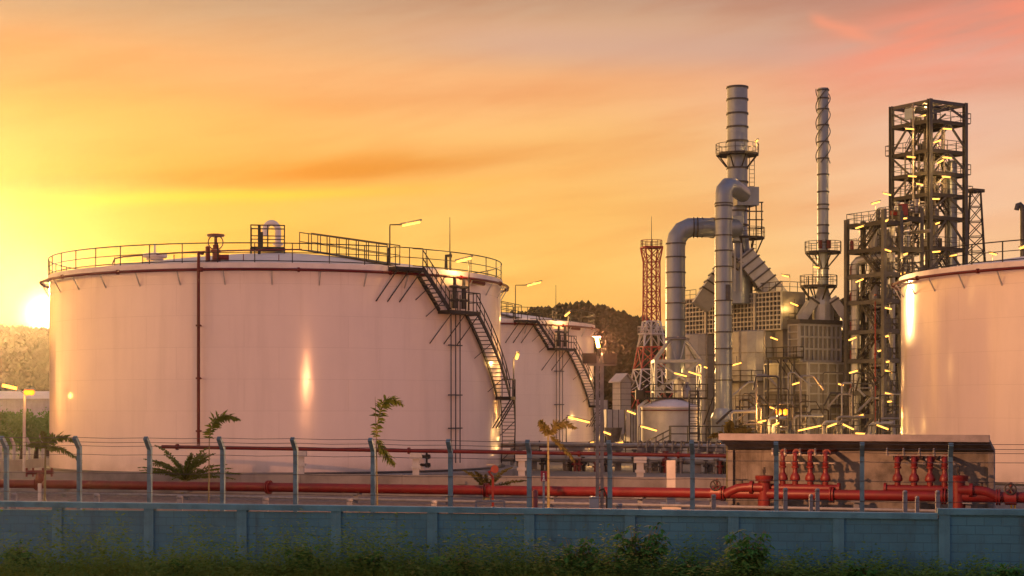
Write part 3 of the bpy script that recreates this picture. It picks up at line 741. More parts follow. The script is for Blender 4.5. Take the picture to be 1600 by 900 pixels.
def make_manifold(label, pxs, hx0, hx1, ytop, cylpx, flip, zh):
    base = line_pt(PA, PB, cylpx); zh = main_z(base) + .24
    t = T('deluge_manifold', label, 'pipe manifold', base, 'red valve manifolds in the shelter')
    # strainer barrel
    zt = zat(747, base.y); mb = MB()
    mb.lathe(base, [(.255, -.1), (.255, zt - .12), (.36, zt - .12), (.36, zt - .02), (.37, zt), (.37, zt + .10), (.02, zt + .12)], 22)
    br = t.part(mb, 'strainer', 'red')
    mb = MB(); mb.tube([base + Vector((0, 0, zt + .1)), base + Vector((0, 0, zt + .45))], .05, 8); mb.box(base + Vector((0, 0, zt + .28)), .12, .12, .14); t.part(mb, 'vent', 'wheel', br)
    # elbow linking barrel to main
    sg = -1 if not flip else 1
    q = base + Vector((0, 0, main_z(base) + .26)); mb = MB()
    e = [q, q + pdir * sg * .75, q + pdir * sg * 1.05 + Vector((0, 0, -.04)), q + pdir * sg * 1.35 + Vector((0, 0, -.16)), q + pdir * sg * 1.6 + Vector((0, 0, -.30))]
    e = [p + pn * .12 for p in e]; mb.tube(e, .19, 14); mb.tube([q + pdir * sg * .42 + pn * .12, q + pdir * sg * .56 + pn * .12], .28, 14)
    t.part(mb, 'elbow', 'red')
    mb = MB(); mb.tube([q + pdir * sg * .9 + pn * .12 + Vector((0, 0, .1)), q + pdir * sg * .9 + pn * .12 + Vector((0, 0, .34))], .05, 8); mb.box(q + pdir * sg * .9 + pn * .12 + Vector((0, 0, .32)), .5, .14, .05); t.part(mb, 'valve_lever', 'wheel')
    # gate valve with hand wheel
    w = q + pdir * sg * 1.98 + Vector((0, 0, -.26)); mb = MB(); mb.tube([w - pdir * .22, w + pdir * .22], .30, 14); mb.lathe(w + Vector((0, 0, .1)), [(.14, 0), (.14, .2), (.05, .24), (.05, .5)], 10)
    t.part(mb, 'gate_valve', 'dark_red')
    mb = MB(); hand_wheel(mb, w + pn * .25 + Vector((0, 0, .34)), .21, (pn + Vector((0, 0, .25)))); mb.bar(w + Vector((0, 0, .34)), w + pn * .25 + Vector((0, 0, .34)), .05); t.part(mb, 'hand_wheel', 'wheel')
    # header
    ha = line_pt(PA, PB, hx0); hb = line_pt(PA, PB, hx1); zq = Vector((0, 0, zh)); up = -pn * .25
    mb = MB(); mb.tube([ha + zq + up, hb + zq + up], .18, 16)
    for p in ((hb if not flip else ha),): mb.tube([p + zq + up - pdir * .05, p + zq + up + pdir * .05], .25, 16)
    t.part(mb, 'header', 'red')
    for px in pxs:
        b = line_pt(PA, PB, px) + up; zt = zat(ytop, b.y); mb = MB()
        h = zt - zh
        mb.lathe(b + zq, [(.12, .12), (.12, .30), (.20, .34), (.21, .40), (.185, .52), (.13, .60), (.10, .66), (.095, .82), (.15, .84), (.15, .90), (.105, .93), (.13, 1.0), (.13, 1.08), (.085, 1.12), (.085, h - .15)], 14)
        r = t.part(mb, 'riser', 'red')
        mb = MB(); top = b + Vector((0, 0, zt)); wallp = line_pt(SA, SB, px) 
        mb.tube([top - Vector((0, 0, .2)), top - Vector((0, 0, .08)), top - pn * .08 + Vector((0, 0, .02)), top - pn * .2 + Vector((0, 0, .06)), top - pn * 3.4 + Vector((0, 0, .06))], .095, 12)
        mb.tube([top - pn * .22 + Vector((0, 0, .06)), top - pn * .3 + Vector((0, 0, .06))], .17, 12)
        t.part(mb, 'elbow', 'red', r)
        mb = MB(); k = b + zq + Vector((0, 0, 1.04)); mb.bar(k, k + pdir * .36, .05); mb.box(k + pdir * .36, .06, .16, .1); t.part(mb, 'valve_lever', 'galv', r); mb = MB(); k2 = b + zq + Vector((0, 0, 1.36)); mb.bar(k2 - pdir * .42, k2 + pdir * .16, .035); mb.lathe(k2 - pdir * .42 + Vector((0, 0, -.03)), [(.06, 0), (.07, .1), (.04, .22), (.06, .26), (.02, .32)], 8)
        t.part(mb, 'gauge', 'galv', r)
make_manifold('red valve manifold with four risers beside the warm lit left strainer barrel', (1221, 1240.5, 1264, 1288), 1200, 1309, 710, 1194, False, None)
make_manifold('shadowed red valve manifold with four risers below square wall openings', (1401, 1427, 1452, 1475), 1382, 1492, 719, 1498, True, None)

# ------------------------------------------------------------------ process plant axes
AX = Vector((.853, .523, 0)); BX = Vector((-.523, .853, 0))      # AX runs right and away, BX runs left and away
def along(C, ax, px):
    s = (px - 800) / F; return (s * C.y - C.x) / (ax.x - s * ax.y)
UP = Vector((0, 0, 1))
def block(mb, C, la, lb, z0, z1): mb.obox(C + UP * z0, AX * la, BX * lb, UP * (z1 - z0))
def face_ribs(mb, C, ax, L, nrm, z0, z1, nv, nh, w=.12, d=.12, edge=True):
    for i in range(nv + 1):
        s = L * i / nv; mb.obox(C + ax * (s - w / 2) + UP * z0, ax * w, nrm * d, UP * (z1 - z0))
    for j in range(nh + 1):
        z = z0 + (z1 - z0) * j / nh; mb.obox(C + ax * -.05 + UP * (z - w / 2) + nrm * -.0, ax * (L + .1), nrm * (d - .004), UP * w)
def platform(t, name, C, la, lb, z, railed=True, m='dark_steel', sides=(0, 1, 2, 3), th=.22, rail_h=1.1, parent=None):
    mb = MB(); block(mb, C, la, lb, z - th, z); o = t.part(mb, name, m, parent)
    if railed:
        r = MB(); q = [C, C + AX * la, C + AX * la + BX * lb, C + BX * lb]
        q = [p + UP * z for p in q]
        for k in sides: railing(r, [q[k], q[(k + 1) % 4]], rail_h, .03, 1.5)
        t.part(r, 'railing', m, o if parent is None else None)
    return o
def ring_platform(t, c, r0, r1, z, m='dark_steel', n=12, brace=True):
    mb = MB(); mb.lathe(c, [(r0, z - .25), (r1, z - .25), (r1, z), (r0, z)], n, smooth=False, caps=False)
    if brace:
        for k in range(8):
            a = k * math.pi / 4 + .3; d = Vector((math.cos(a), math.sin(a), 0)); mb.bar(c + d * (r1 - .1) + UP * (z - .25), c + d * (r0 - .15) + UP * (z - 1.9), .12)
    o = t.part(mb, 'service_platform', m)
    r = MB(); railing(r, [c + Vector((math.cos(2 * math.pi * k / n), math.sin(2 * math.pi * k / n), 0)) * r1 + UP * z for k in range(n)], 1.1, .03, 1.4, closed=True)
    t.part(r, 'railing', m, o)
def cage_ladder(t, p, z0, z1, m='dark_steel'):
    mb = MB(); w = Vector((.3, 0, 0))
    for s in (-1, 1): mb.bar(p + w * s + UP * z0, p + w * s + UP * z1, .07)
    z = z0
    while z < z1: mb.bar(p - w + UP * z, p + w + UP * z, .05); z += .5
    t.part(mb, 'ladder', m)

# ---- heat recovery furnace with grid panels, main stack above
def make_furnace():
    Y = 200.0; C = G(1222, Y); zb, zt = zat(514, Y), zat(455, Y); lb = along(C, BX, 1069); la = along(C, AX, 1258)
    t = T('furnace_block', 'large furnace with gridded steel panels under the tallest stack', 'furnace', G(1150, 205))
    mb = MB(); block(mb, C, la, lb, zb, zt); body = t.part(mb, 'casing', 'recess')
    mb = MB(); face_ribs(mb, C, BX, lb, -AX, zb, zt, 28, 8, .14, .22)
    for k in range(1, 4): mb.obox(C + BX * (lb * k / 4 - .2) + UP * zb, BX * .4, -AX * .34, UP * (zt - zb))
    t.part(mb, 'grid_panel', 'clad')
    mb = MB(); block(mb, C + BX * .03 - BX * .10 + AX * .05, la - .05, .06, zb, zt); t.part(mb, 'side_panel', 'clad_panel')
    # lower drums, plate clad
    for px, r, Yd, nm in ((1184, 3.25, 205.5, 'drum'), (1095, 3.3, 215.0, 'drum')):
        c = G(px, Yd); mb = MB(); mb.lathe(c, [(r, 0), (r, zb - .15), (r * .9, zb)], 20, smooth=False, a0=.1)
        d = t.part(mb, nm, 'clad')
        mb = MB()
        for f in (.2, .4, .6, .8): mb.lathe(c, [(r + .06, zb * f), (r + .06, zb * f + .12)], 20, smooth=False, a0=.1)
        for k in range(0, 20, 3): 
            a = .1 + k * math.pi / 10; q = Vector((math.cos(a), math.sin(a), 0)) * (r + .03); mb.bar(c + q, c + q + UP * zb, .22)
        t.part(mb, 'seam', 'galv', d)
    mb = MB(); block(mb, C + AX * .6 + BX * .6, la - 1.2, lb - 1.2, 0, zb - .02); t.part(mb, 'plenum', 'clad_panel')
    # catwalk on the drums
    c = G(1184, 205.5); z = zat(595, 203); mb = MB(); mb.lathe(c, [(3.3, z - .2), (4.3, z - .2), (4.3, z), (3.3, z)], 20, smooth=False, caps=False); cw = t.part(mb, 'catwalk', 'dark_steel')
    r = MB(); railing(r, [c + Vector((math.cos(k * .314), math.sin(k * .314), 0)) * 4.25 + UP * z for k in range(20)], 1.2, .035, 2, closed=True); t.part(r, 'railing', 'dark_steel', cw)
    # roof railings
    r = MB(); railing(r, [C + BX * 4.6 + UP * zt, C + UP * zt, C + AX * la + UP * zt], 1.15, .035, 1.1); t.part(r, 'roof_railing', 'dark_steel')
    r = MB(); e = C + BX * lb; railing(r, [e + UP * zt, e - BX * 2.4 + UP * zt], 1.15, .035, 1.1); t.part(r, 'roof_railing', 'dark_steel')
    # side instrument box and stair on the right side
    q = C + AX * (la + .2) - BX * .6; mb = MB(); block(mb, q - AX * 1.9, 2.2, 2.0, zat(500, Y), zat(475, Y)); t.part(mb, 'valve_house', 'grey_steel')
    platform(t, 'side_platform', q - AX * 3.0 - BX * 1.2, 4.0, 1.4, zat(505, Y))
    return C, lb, la, zt
FC, FLB, FLA, FZT = make_furnace()

def make_main_stack():
    Y = 206.0; c = G(1152, Y); r = 16 / F * Y
    t = T('main_stack', 'tallest grey flue stack with ringed plates and a round service platform', 'chimney', c)
    z0, zt = zat(462, Y), zat(135, Y)
    mb = MB(); mb.lathe(c, [(r * 1.5, z0 - 1), (r * 1.5, z0 + 3.2), (r * 1.02, z0 + 7.4), (r, z0 + 7.5), (r, zt), (r - .12, zt), (r - .12, zt - 2.5)], 40); sh = t.part(mb, 'flue', 'stack')
    for py in (137, 156, 178, 199, 221, 263, 285, 330, 352, 378, 402):
        mb = MB(); z = zat(py, Y); mb.lathe(c, [(r + .01, z - .10), (r + .11, z - .10), (r + .11, z + .10), (r + .01, z + .10)], 40, smooth=False, caps=False); t.part(mb, 'stiffener_ring', 'band')
    ring_platform(t, c, r + .02, 2.55, zat(240, Y), n=14)
    ring_platform(t, c + Vector((1.1, -.4, 0)), r + .15, 2.1, zat(371, Y), n=12)
    cage_ladder(t, c + Vector((r + .45, -.5, 0)), zat(292, Y), zat(246, Y)); cage_ladder(t, c + Vector((r + .6, -.9, 0)), zat(455, Y), zat(371, Y))
    mb = MB(); 
    for dx in (.55, 1.35, 2.0): mb.bar(c + Vector((r + dx - .5, -1.2, zat(372, Y))), c + Vector((r + dx - .5, -1.2, zat(318, Y))), .16)
    for py in (318, 332, 345, 358): mb.bar(c + Vector((r - .2, -1.2, zat(py, Y))), c + Vector((r + 1.7, -1.2, zat(py, Y))), .13)
    t.part(mb, 'access_frame', 'dark_steel')
    # sloping breechings from the furnace roof, ribbed
    for sg, (xt, yt), (xb, yb), w in ((1, (1160, 398), (1222, 474), 2.3), (-1, (1146, 402), (1094, 480), 2.2)):
        a = P(xt, yt, Y - 1.0); b = P(xb, yb, Y - 1.5 if sg > 0 else Y + 3); d = (b - a)
        side = Vector((0, 1, 0)); n = d.cross(side).normalized()
        mb = MB(); mb.obox(a - n * w / 2 - side * 1.5, n * w, side * 3.2, d); bo = t.part(mb, 'breeching', 'clad')
        mb = MB()
        for k in range(6):
            q = a + d * (k + .15) / 7.4; e = d.normalized() * .2; mb.obox(q - n * (w / 2 + .16) - side * 1.66, n * (w + .32), side * 3.5, e)
        t.part(mb, 'rib', 'grey_steel', bo)
    mb = MB(); 
    for px in (1148, 1158):
        mb.bar(P(px, 455, Y - 2.6), P(px, 380, Y - 2.6), .22)
    t.part(mb, 'support_column', 'clad')
    # damper boxes where the ducts enter
    for x0, x1, y0, y1, Yd in ((1152, 1187, 291, 320, Y - 2.2), (1145, 1162, 337, 376, Y - 2.4)):
        a = P(x0, y1, Yd); mb = MB(); mb.obox(a, Vector(((x1 - x0) / F * Yd, .5, 0)), Vector((-.8, 2.6, 0)), UP * ((y1 - y0) / F * Yd)); t.part(mb, 'damper_box', 'stack')
make_main_stack()

def duct(label, base, pts, r, rings, z_flare=None, legs=None):
    t = T('flue_duct', label, 'duct', base, 'grey flue ducts feeding the tallest stack')
    mb = MB(); mb.tube(pts, r, 32); pipe = t.part(mb, 'duct_pipe', 'stack')
    for p, d in rings:
        d = d.normalized(); mb = MB(); mb.tube([p - d * .07, p + d * .07], r + .09, 32); t.part(mb, 'band', 'band')
    return t
def make_ducts():
    # rear duct: up, mitred bend, then across to the stack
    Y = 197.0; r = 15.2 / F * Y; xc = 1055.5; top = 355.5
    v = lambda px, py, yy=Y: P(px, py, yy)
    pts = [v(xc, 592), v(xc, 384), v(1058.5, 371), v(1066, 361), v(1078, 355.5), v(1091, 355.5), v(1112, 356, Y + 2), v(1148, 357, Y + 7)]
    rg = [(v(xc, y), UP) for y in (381, 402, 426, 450, 474, 500, 528)] + [(v(1083, 355.5), Vector((1, 0, 0))), (v(1089, 355.5), Vector((1, 0, 0))), (v(1096, 355.6, Y + .5), Vector((1, .1, 0))), (v(1113, 356, Y + 2.2), Vector((1, .6, 0)))]
    t = duct('grey flue duct bending over at its top, standing on a white frame', G(xc, Y), pts, r, rg)
    mb = MB(); zt = zat(565, Y); zp = zat(530, Y); z0 = zat(612, Y); hw, hd = 36 / F * Y, 2.4; c = G(1058, Y)
    cn = [c + Vector((sx * hw, sy * hd, 0)) for sx in (-1, 1) for sy in (-1, 1)]
    for p in cn:
        mb.bar(p, p + UP * zt, .32)
    for a, b in ((0, 2), (1, 3), (0, 1), (2, 3)):
        mb.bar(cn[a] + UP * zt, cn[b] + UP * zt, .34)
        mb.bar(cn[a] + UP * z0, cn[b] + UP * z0, .24); mb.bar(cn[a] + UP * z0, cn[b] + UP * zt, .2); mb.bar(cn[b] + UP * z0, cn[a] + UP * zt, .2)
        mb.bar(cn[a], cn[b] + UP * z0, .18); mb.bar(cn[b], cn[a] + UP * z0, .18)
    ang = [Vector((math.cos(a), math.sin(a), 0)) * (r + .05) for a in (R_(225), R_(135), R_(315), R_(45))]
    for p, a in zip(cn, ang): mb.bar(p + UP * zt, c + a * 1.05 + UP * zp, .22)
    mb.bar(c + Vector((-.2, -r - .1, zt)), c + Vector((-.9, -r * .8, zp)), .14); mb.bar(c + Vector((.2, -r - .1, zt)), c + Vector((.9, -r * .8, zp)), .14)
    t.part(mb, 'support_frame', 'clad')
    mb = MB(); mb.ring(c + UP * zp, r + .18, .16, 32, 6); t.part(mb, 'support_collar', 'galv')
    # front duct: straight from ground cone to its bend
    Y = 193.0; r = 13.4 / F * Y; xc = 1130.5
    pts = [P(xc, 655, Y), P(xc, 306, Y), P(1132, 297, Y), P(1137, 291, Y + .3), P(1145, 292, Y + 1.2), P(1160, 303, Y + 9)]
    rg = [(P(xc, y, Y), UP) for y in (318, 322, 343, 368, 392, 417, 441, 470, 493, 519, 545, 570, 594)]
    t = duct('grey flue duct rising from a flared base to the damper box', G(xc, Y), pts, r, rg)
    c = G(xc, Y); mb = MB(); z1, z0 = zat(638, Y), zat(653, Y)
    mb.lathe(c, [(r * 1.45, 0.0), (r * 1.45, z0 - .2), (r * 1.5, z0), (r * 1.02, z1)], 32); t.part(mb, 'flared_base', 'stack')
    mb = MB(); mb.obox(P(1134, 470, Y - r - .06), Vector((.5, 0, 0)), Vector((0, .12, 0)), UP * 1.8); t.part(mb, 'access_door', 'grey_steel')
make_ducts()

# ---- second furnace with ribbed boxes and the slim helical stack
def make_heater():
    Y = 191.0; C = G(1263, Y); t = T('heater_box', 'stacked ribbed heater boxes with walkways under the slim stack', 'heater', C)
    lb, la = along(C, BX, 1196), along(C, AX, 1322); zt = zat(565, Y)
    mb = MB(); block(mb, C, la, lb, 0, zt); t.part(mb, 'lower_casing', 'clad_panel')
    mb = MB(); face_ribs(mb, C, AX, la, -BX, 0.3, zt - .15, 4, 8, .17, .2); face_ribs(mb, C + BX * .0, BX, lb, -AX, .3, zt - .15, 3, 6, .15, .2)
    mb.obox(C + BX * (lb * .35) + UP * .3, BX * .18, -AX * .3, UP * (zt - .4)); mb.obox(C + BX * (lb * .55) + UP * .3, BX * .18, -AX * .3, UP * (zt - .4))
    t.part(mb, 'lower_rib', 'clad')
    C2 = G(1248, Y + 1.0); lb2, la2 = along(C2, BX, 1233), along(C2, AX, 1312); z2, z3 = zt + .02, zat(505, Y)
    mb = MB(); block(mb, C2, la2, lb2, z2, z3); t.part(mb, 'upper_casing', 'clad_panel')
    mb = MB(); face_ribs(mb, C2, AX, la2, -BX, z2 + .1, z3 - .1, 9, 3, .22, .22); face_ribs(mb, C2, BX, lb2, -AX, z2 + .1, z3 - .1, 1, 5, .12, .15); t.part(mb, 'upper_rib', 'clad')
    mb = MB(); block(mb, C2 - AX * .3 - BX * .3 + AX * .2, la2 + .6, lb2 + .5, z3 + .01, z3 + .5); t.part(mb, 'top_flange', 'grey_steel')
    # steel beside the upper box
    mb = MB(); q = C2 + AX * (la2 + .7) - BX * .3
    for s in (0, 2.4): mb.bar(q + AX * s, q + AX * s + UP * (z3 + .6), .4)
    for f in (.35, .6, .8, 1.0): mb.bar(q + UP * z3 * f, q + AX * 2.4 + UP * z3 * f, .3)
    mb.bar(q + UP * z3 * .8, q + AX * 2.4 + UP * z3, .2); mb.bar(q + UP * z3 * .8, q + AX * 2.4 + UP * z3 * .6, .2); t.part(mb, 'side_frame', 'grey_steel')
    for z, s0, s1, w in ((zat(557, Y), .5, 5.6, 1.3), (zat(632, Y), .2, 6.8, 1.3)):
        o = platform(t, 'walkway', C + BX * s0 - AX * w, w - .24, s1 - s0, z)
    mb = MB()
    for s in (1.0, 3.2, 5.4): mb.bar(C + BX * s - AX * 1.2, C + BX * s - AX * 1.2 + UP * zat(557, Y), .18)
    for s in (2.0, 3.0, 4.0): mb.bar(C + BX * s - AX * 1.1 + UP * (zat(557, Y) - .3), C + BX * (s - 1.4) - AX * .1 + UP * (zat(557, Y) - 2.8), .12)
    t.part(mb, 'walkway_post', 'dark_steel')
    o = platform(t, 'walkway', C + AX * 2.9 - BX * 1.25, la - 3.2, 1.0, zat(632, Y), sides=(0, 1, 3))
    mb = MB()
    for s in (1.0, 2.0, 3.0, 4.0): mb.tube([C + BX * s - AX * .6 + UP * .0, C + BX * s - AX * .6 + UP * zat(640, Y)], .14, 8)
    t.part(mb, 'process_pipe', 'galv')
make_heater()
def make_slim_stack():
    Y = 196.0; c = G(1286, Y); r = 8.4 / F * Y; t = T('slim_stack', 'slim grey stack with helical strakes near its top and two platforms', 'chimney', c)
    z0, zt = zat(505, Y), zat(138, Y)
    mb = MB(); mb.lathe(c, [(r * 1.0, z0), (r, zt), (r - .1, zt), (r - .1, zt - 2)], 28); t.part(mb, 'flue', 'stack')
    for py in (141, 154, 171, 196, 222, 248, 273, 300, 320, 327, 352, 365, 379, 420, 433): 
        z = zat(py, Y); mb = MB(); mb.lathe(c, [(r + .01, z - .08), (r + .09, z - .08), (r + .09, z + .08), (r + .01, z + .08)], 28, smooth=False, caps=False); t.part(mb, 'band', 'band')
    za, zb = zat(255, Y), zat(139, Y)
    for k in range(3):
        mb = MB(); mb.tube([c + Vector((math.cos(a), math.sin(a), 0)) * (r + .19) + UP * z for a, z in [(k * 2.094 + f * 2 * math.pi * 1.5, za + (zb - za) * f) for f in [i / 60 for i in range(61)]]], .055, 6); t.part(mb, 'helical_strake', 'grey_steel')
    ring_platform(t, c, r + .02, 2.05, zat(393, Y), n=12); ring_platform(t, c + Vector((-.5, 0, 0)), r + .3, 2.1, zat(446, Y), n=12)
    cage_ladder(t, c + Vector((-r - .3, -.4, 0)), zat(446, Y), zat(398, Y))
    mb = MB(); mb.bar(c + Vector((-1.8, -.8, zat(470, Y))), c + Vector((-1.8, -.8, zat(432, Y))), .14); t.part(mb, 'post', 'dark_steel')
    mb = MB(); mb.lathe(c, [(r * 2.0, z0), (r * 2.0, z0 + .5), (r * 1.9, zat(476, Y)), (r * 1.03, zat(452, Y))], 12, smooth=False); t.part(mb, 'base_cone', 'clad')
    for sg in (-1, 1):
        mb = MB(); a = c + Vector((sg * 1.0, -.3, zat(466, Y))); b = c + Vector((sg * 2.5, -.6, zat(497, Y))); mb.bar(a, b, 1.3, 1.0); mb.bar(b + UP * .3, b - UP * 1.4, 1.35, 1.05); t.part(mb, 'breeching', 'clad')
        mb = MB(); d = (b - a).normalized(); mb.bar(a + d * .3, a + d * .5, 1.6, 1.25); t.part(mb, 'rib', 'band')
    mb = MB()
    for sg in (-1, 1): mb.tube([c + Vector((sg * .5, -r - .3, zat(392, Y) + .2)), c + Vector((sg * .5, -r - .3, zat(392, Y) + 1.1))], .25, 10)
    t.part(mb, 'red_burner', 'red')
make_slim_stack()

# ---- steel structures
def stair_flight(mb, a, b, side, w=.75):
    a, b = Vector(a), Vector(b); n = max(4, int(abs(b.z - a.z) / .3)); s = side.normalized() * w
    for q in (0, 1): mb.bar(a + s * q, b + s * q, .07, .26)
    for i in range(1, n): p = a.lerp(b, i / n); mb.obox(p - (b - a).normalized() * .1, s, Vector(((b - a).x, (b - a).y, 0)).normalized() * .24, UP * .04)
    for q in (0, 1):
        for h in (.55, 1.05): mb.bar(a + s * q + UP * h, b + s * q + UP * h, .05)
        for i in range(0, 5): p = a.lerp(b, i / 4) + s * q; mb.bar(p, p + UP * 1.05, .05)
def make_steel_tower():
    Y = 195.0; C = G(1453, Y); la, lb = along(C, AX, 1508), along(C, BX, 1393)
    t = T('steel_tower', 'tallest open steel tower with lit decks behind the cut off tank', 'steel tower', C)
    zt = zat(154, Y); cs = [C, C + AX * la, C + AX * la + BX * lb, C + BX * lb]
    for p in cs:
        mb = MB(); w = .46
        mb.obox(p - AX * w / 2 - BX * w / 2, AX * w, BX * .09, UP * zt); mb.obox(p - AX * w / 2 + BX * (w / 2 - .09), AX * w, BX * .09, UP * zt); mb.obox(p - AX * .05 - BX * (w / 2 - .09), AX * .1, BX * (w - .18), UP * (zt - .01))
        t.part(mb, 'column', 'grey_steel')
    mb = MB()
    for a, b in ((0, 1), (1, 2), (2, 3), (3, 0)):
        mb.bar(cs[a] + UP * (zt - .25), cs[b] + UP * (zt - .25), .22, .38)
    for f in (.33, .66): mb.bar(cs[0] + AX * la * f + UP * (zt - .35), cs[3] + AX * la * f + UP * (zt - .35), .22, .35); mb.bar(cs[0] + BX * lb * f + UP * (zt - .38), cs[1] + BX * lb * f + UP * (zt - .38), .22, .3)
    t.part(mb, 'roof_beam', 'grey_steel')
    lev = [185, 231, 266, 300, 336, 384, 430, 478]; zl = [zat(y, Y) for y in lev]
    for k, z in enumerate(zl):
        over = [(0, .9, 0, 0), (0, 0, 0, 1.0), (0, .9, 0, 0), (0, 1.2, 0, 0), (0, 0, 0, 0), (0, .6, 0, 0), (0, 0, 0, 0), (0, 0, 0, 0)][k]
        mb = MB(); block(mb, C - AX * over[0], la + over[0] + over[1], lb + over[3], z - .1, z)
        for a, b in ((0, 1), (1, 2), (2, 3), (3, 0)): mb.bar(cs[a] + UP * (z - .27), cs[b] + UP * (z - .27), .2, .34)
        for f in (.33, .66): mb.bar(cs[0] + AX * la * f + UP * (z - .3), cs[3] + AX * la * f + UP * (z - .24), .14, .26)
        o = t.part(mb, 'deck', 'dark_steel')
        r = MB(); q0 = [C + AX * -over[0], C + AX * (la + over[1]), C + AX * (la + over[1]) + BX * (lb + over[3]), C + BX * (lb + over[3])]
        railing(r, [p + UP * z for p in q0], 1.1, .03, 1.5, closed=True); t.part(r, 'railing', 'dark_steel', o)
    # braces and stairs between decks
    zz = [zt - .4] + zl
    for k in range(len(zz) - 1):
        z0, z1 = zz[k + 1], zz[k] - .4; mb = MB()
        
        for a, b, w in ((cs[0].lerp(cs[1], .55) + UP * z1, cs[1] + UP * (z0 + .4), .2), (cs[0].lerp(cs[1], .45) + UP * z1, cs[0] + UP * (z0 + .4), .18),
                        (cs[3].lerp(cs[0], .45) + UP * (z1 if k % 2 else z0), cs[3] + UP * (z0 if k % 2 else z1), .18),
                        (cs[2].lerp(cs[3], .5) + UP * z1, cs[2] + UP * z0, .16), (cs[1].lerp(cs[2], .5) + UP * z1, cs[2] + UP * z0, .16)):
            mb = MB(); mb.bar(a, b, w); t.part(mb, 'brace', 'grey_steel')
    for k in range(1, len(zl)):
        mb = MB(); 
        if k % 2: a, b = cs[3] - BX * 1.2 + AX * 1.0 + UP * zl[k], cs[0] + BX * 2.2 + AX * 1.0 + UP * zl[k - 1]; s = AX
        else: a, b = cs[1] - AX * 1.0 + BX * 1.0 + UP * zl[k], cs[0] + AX * 2.0 + BX * 1.0 + UP * zl[k - 1]; s = BX
        stair_flight(mb, a, b, s); t.part(mb, 'stair', 'dark_steel')
    # vessels, lines and cabinets carried inside move with the tower
    mb = MB(); q = cs[1] - AX * .9 + BX * 1.2; mb.lathe(q, [(.62, 0), (.62, zat(248, Y)), (.3, zat(244, Y))], 18); t.part(mb, 'riser_column', 'stack')
    mb = MB(); q = C + AX * 2.6 + BX * 2.4; mb.lathe(q, [(.8, 0), (.8, zat(322, Y)), (.35, zat(316, Y)), (.35, zl[1])], 18); t.part(mb, 'reactor_vessel', 'clad')
    mb = MB()
    rnd = random.Random(5)
    for k in range(26):
        p = C + AX * rnd.uniform(.8, la - .8) + BX * rnd.uniform(.8, lb - .8); a = rnd.randrange(0, 4); mb.tube([p + UP * zl[min(7, a + 3)], p + UP * zl[a], p + UP * zl[a] + AX * .9], rnd.uniform(.05, .13), 8)
    mb.tube([C + BX * 2.3 - AX * .3 + UP * zl[7], C + BX * 2.3 - AX * .3 + UP * (zl[0] + 2)], .11, 8)
    t.part(mb, 'pipework', 'galv')
    for k in range(7):
        for f, s in ((.3, 1.2), (.62, .9)):
            p = C + BX * lb * f + AX * rnd.uniform(1, 3) + UP * zl[k]; mb = MB(); 
            if (k + int(f * 10)) % 2: mb.lathe(p, [(.35, 0), (.35, s), (.1, s + .3)], 12)
            else: mb.obox(p, AX * .8, BX * .9, UP * s)
            t.part(mb, 'equipment', 'grey_steel')
    mb = MB(); p = C + BX * lb * .45 - AX * .05 + UP * (zl[0] + .4); mb.obox(p, BX * 1.2, AX * .4, UP * 1.2); t.part(mb, 'control_cabinet', 'hatch_box')
make_steel_tower()
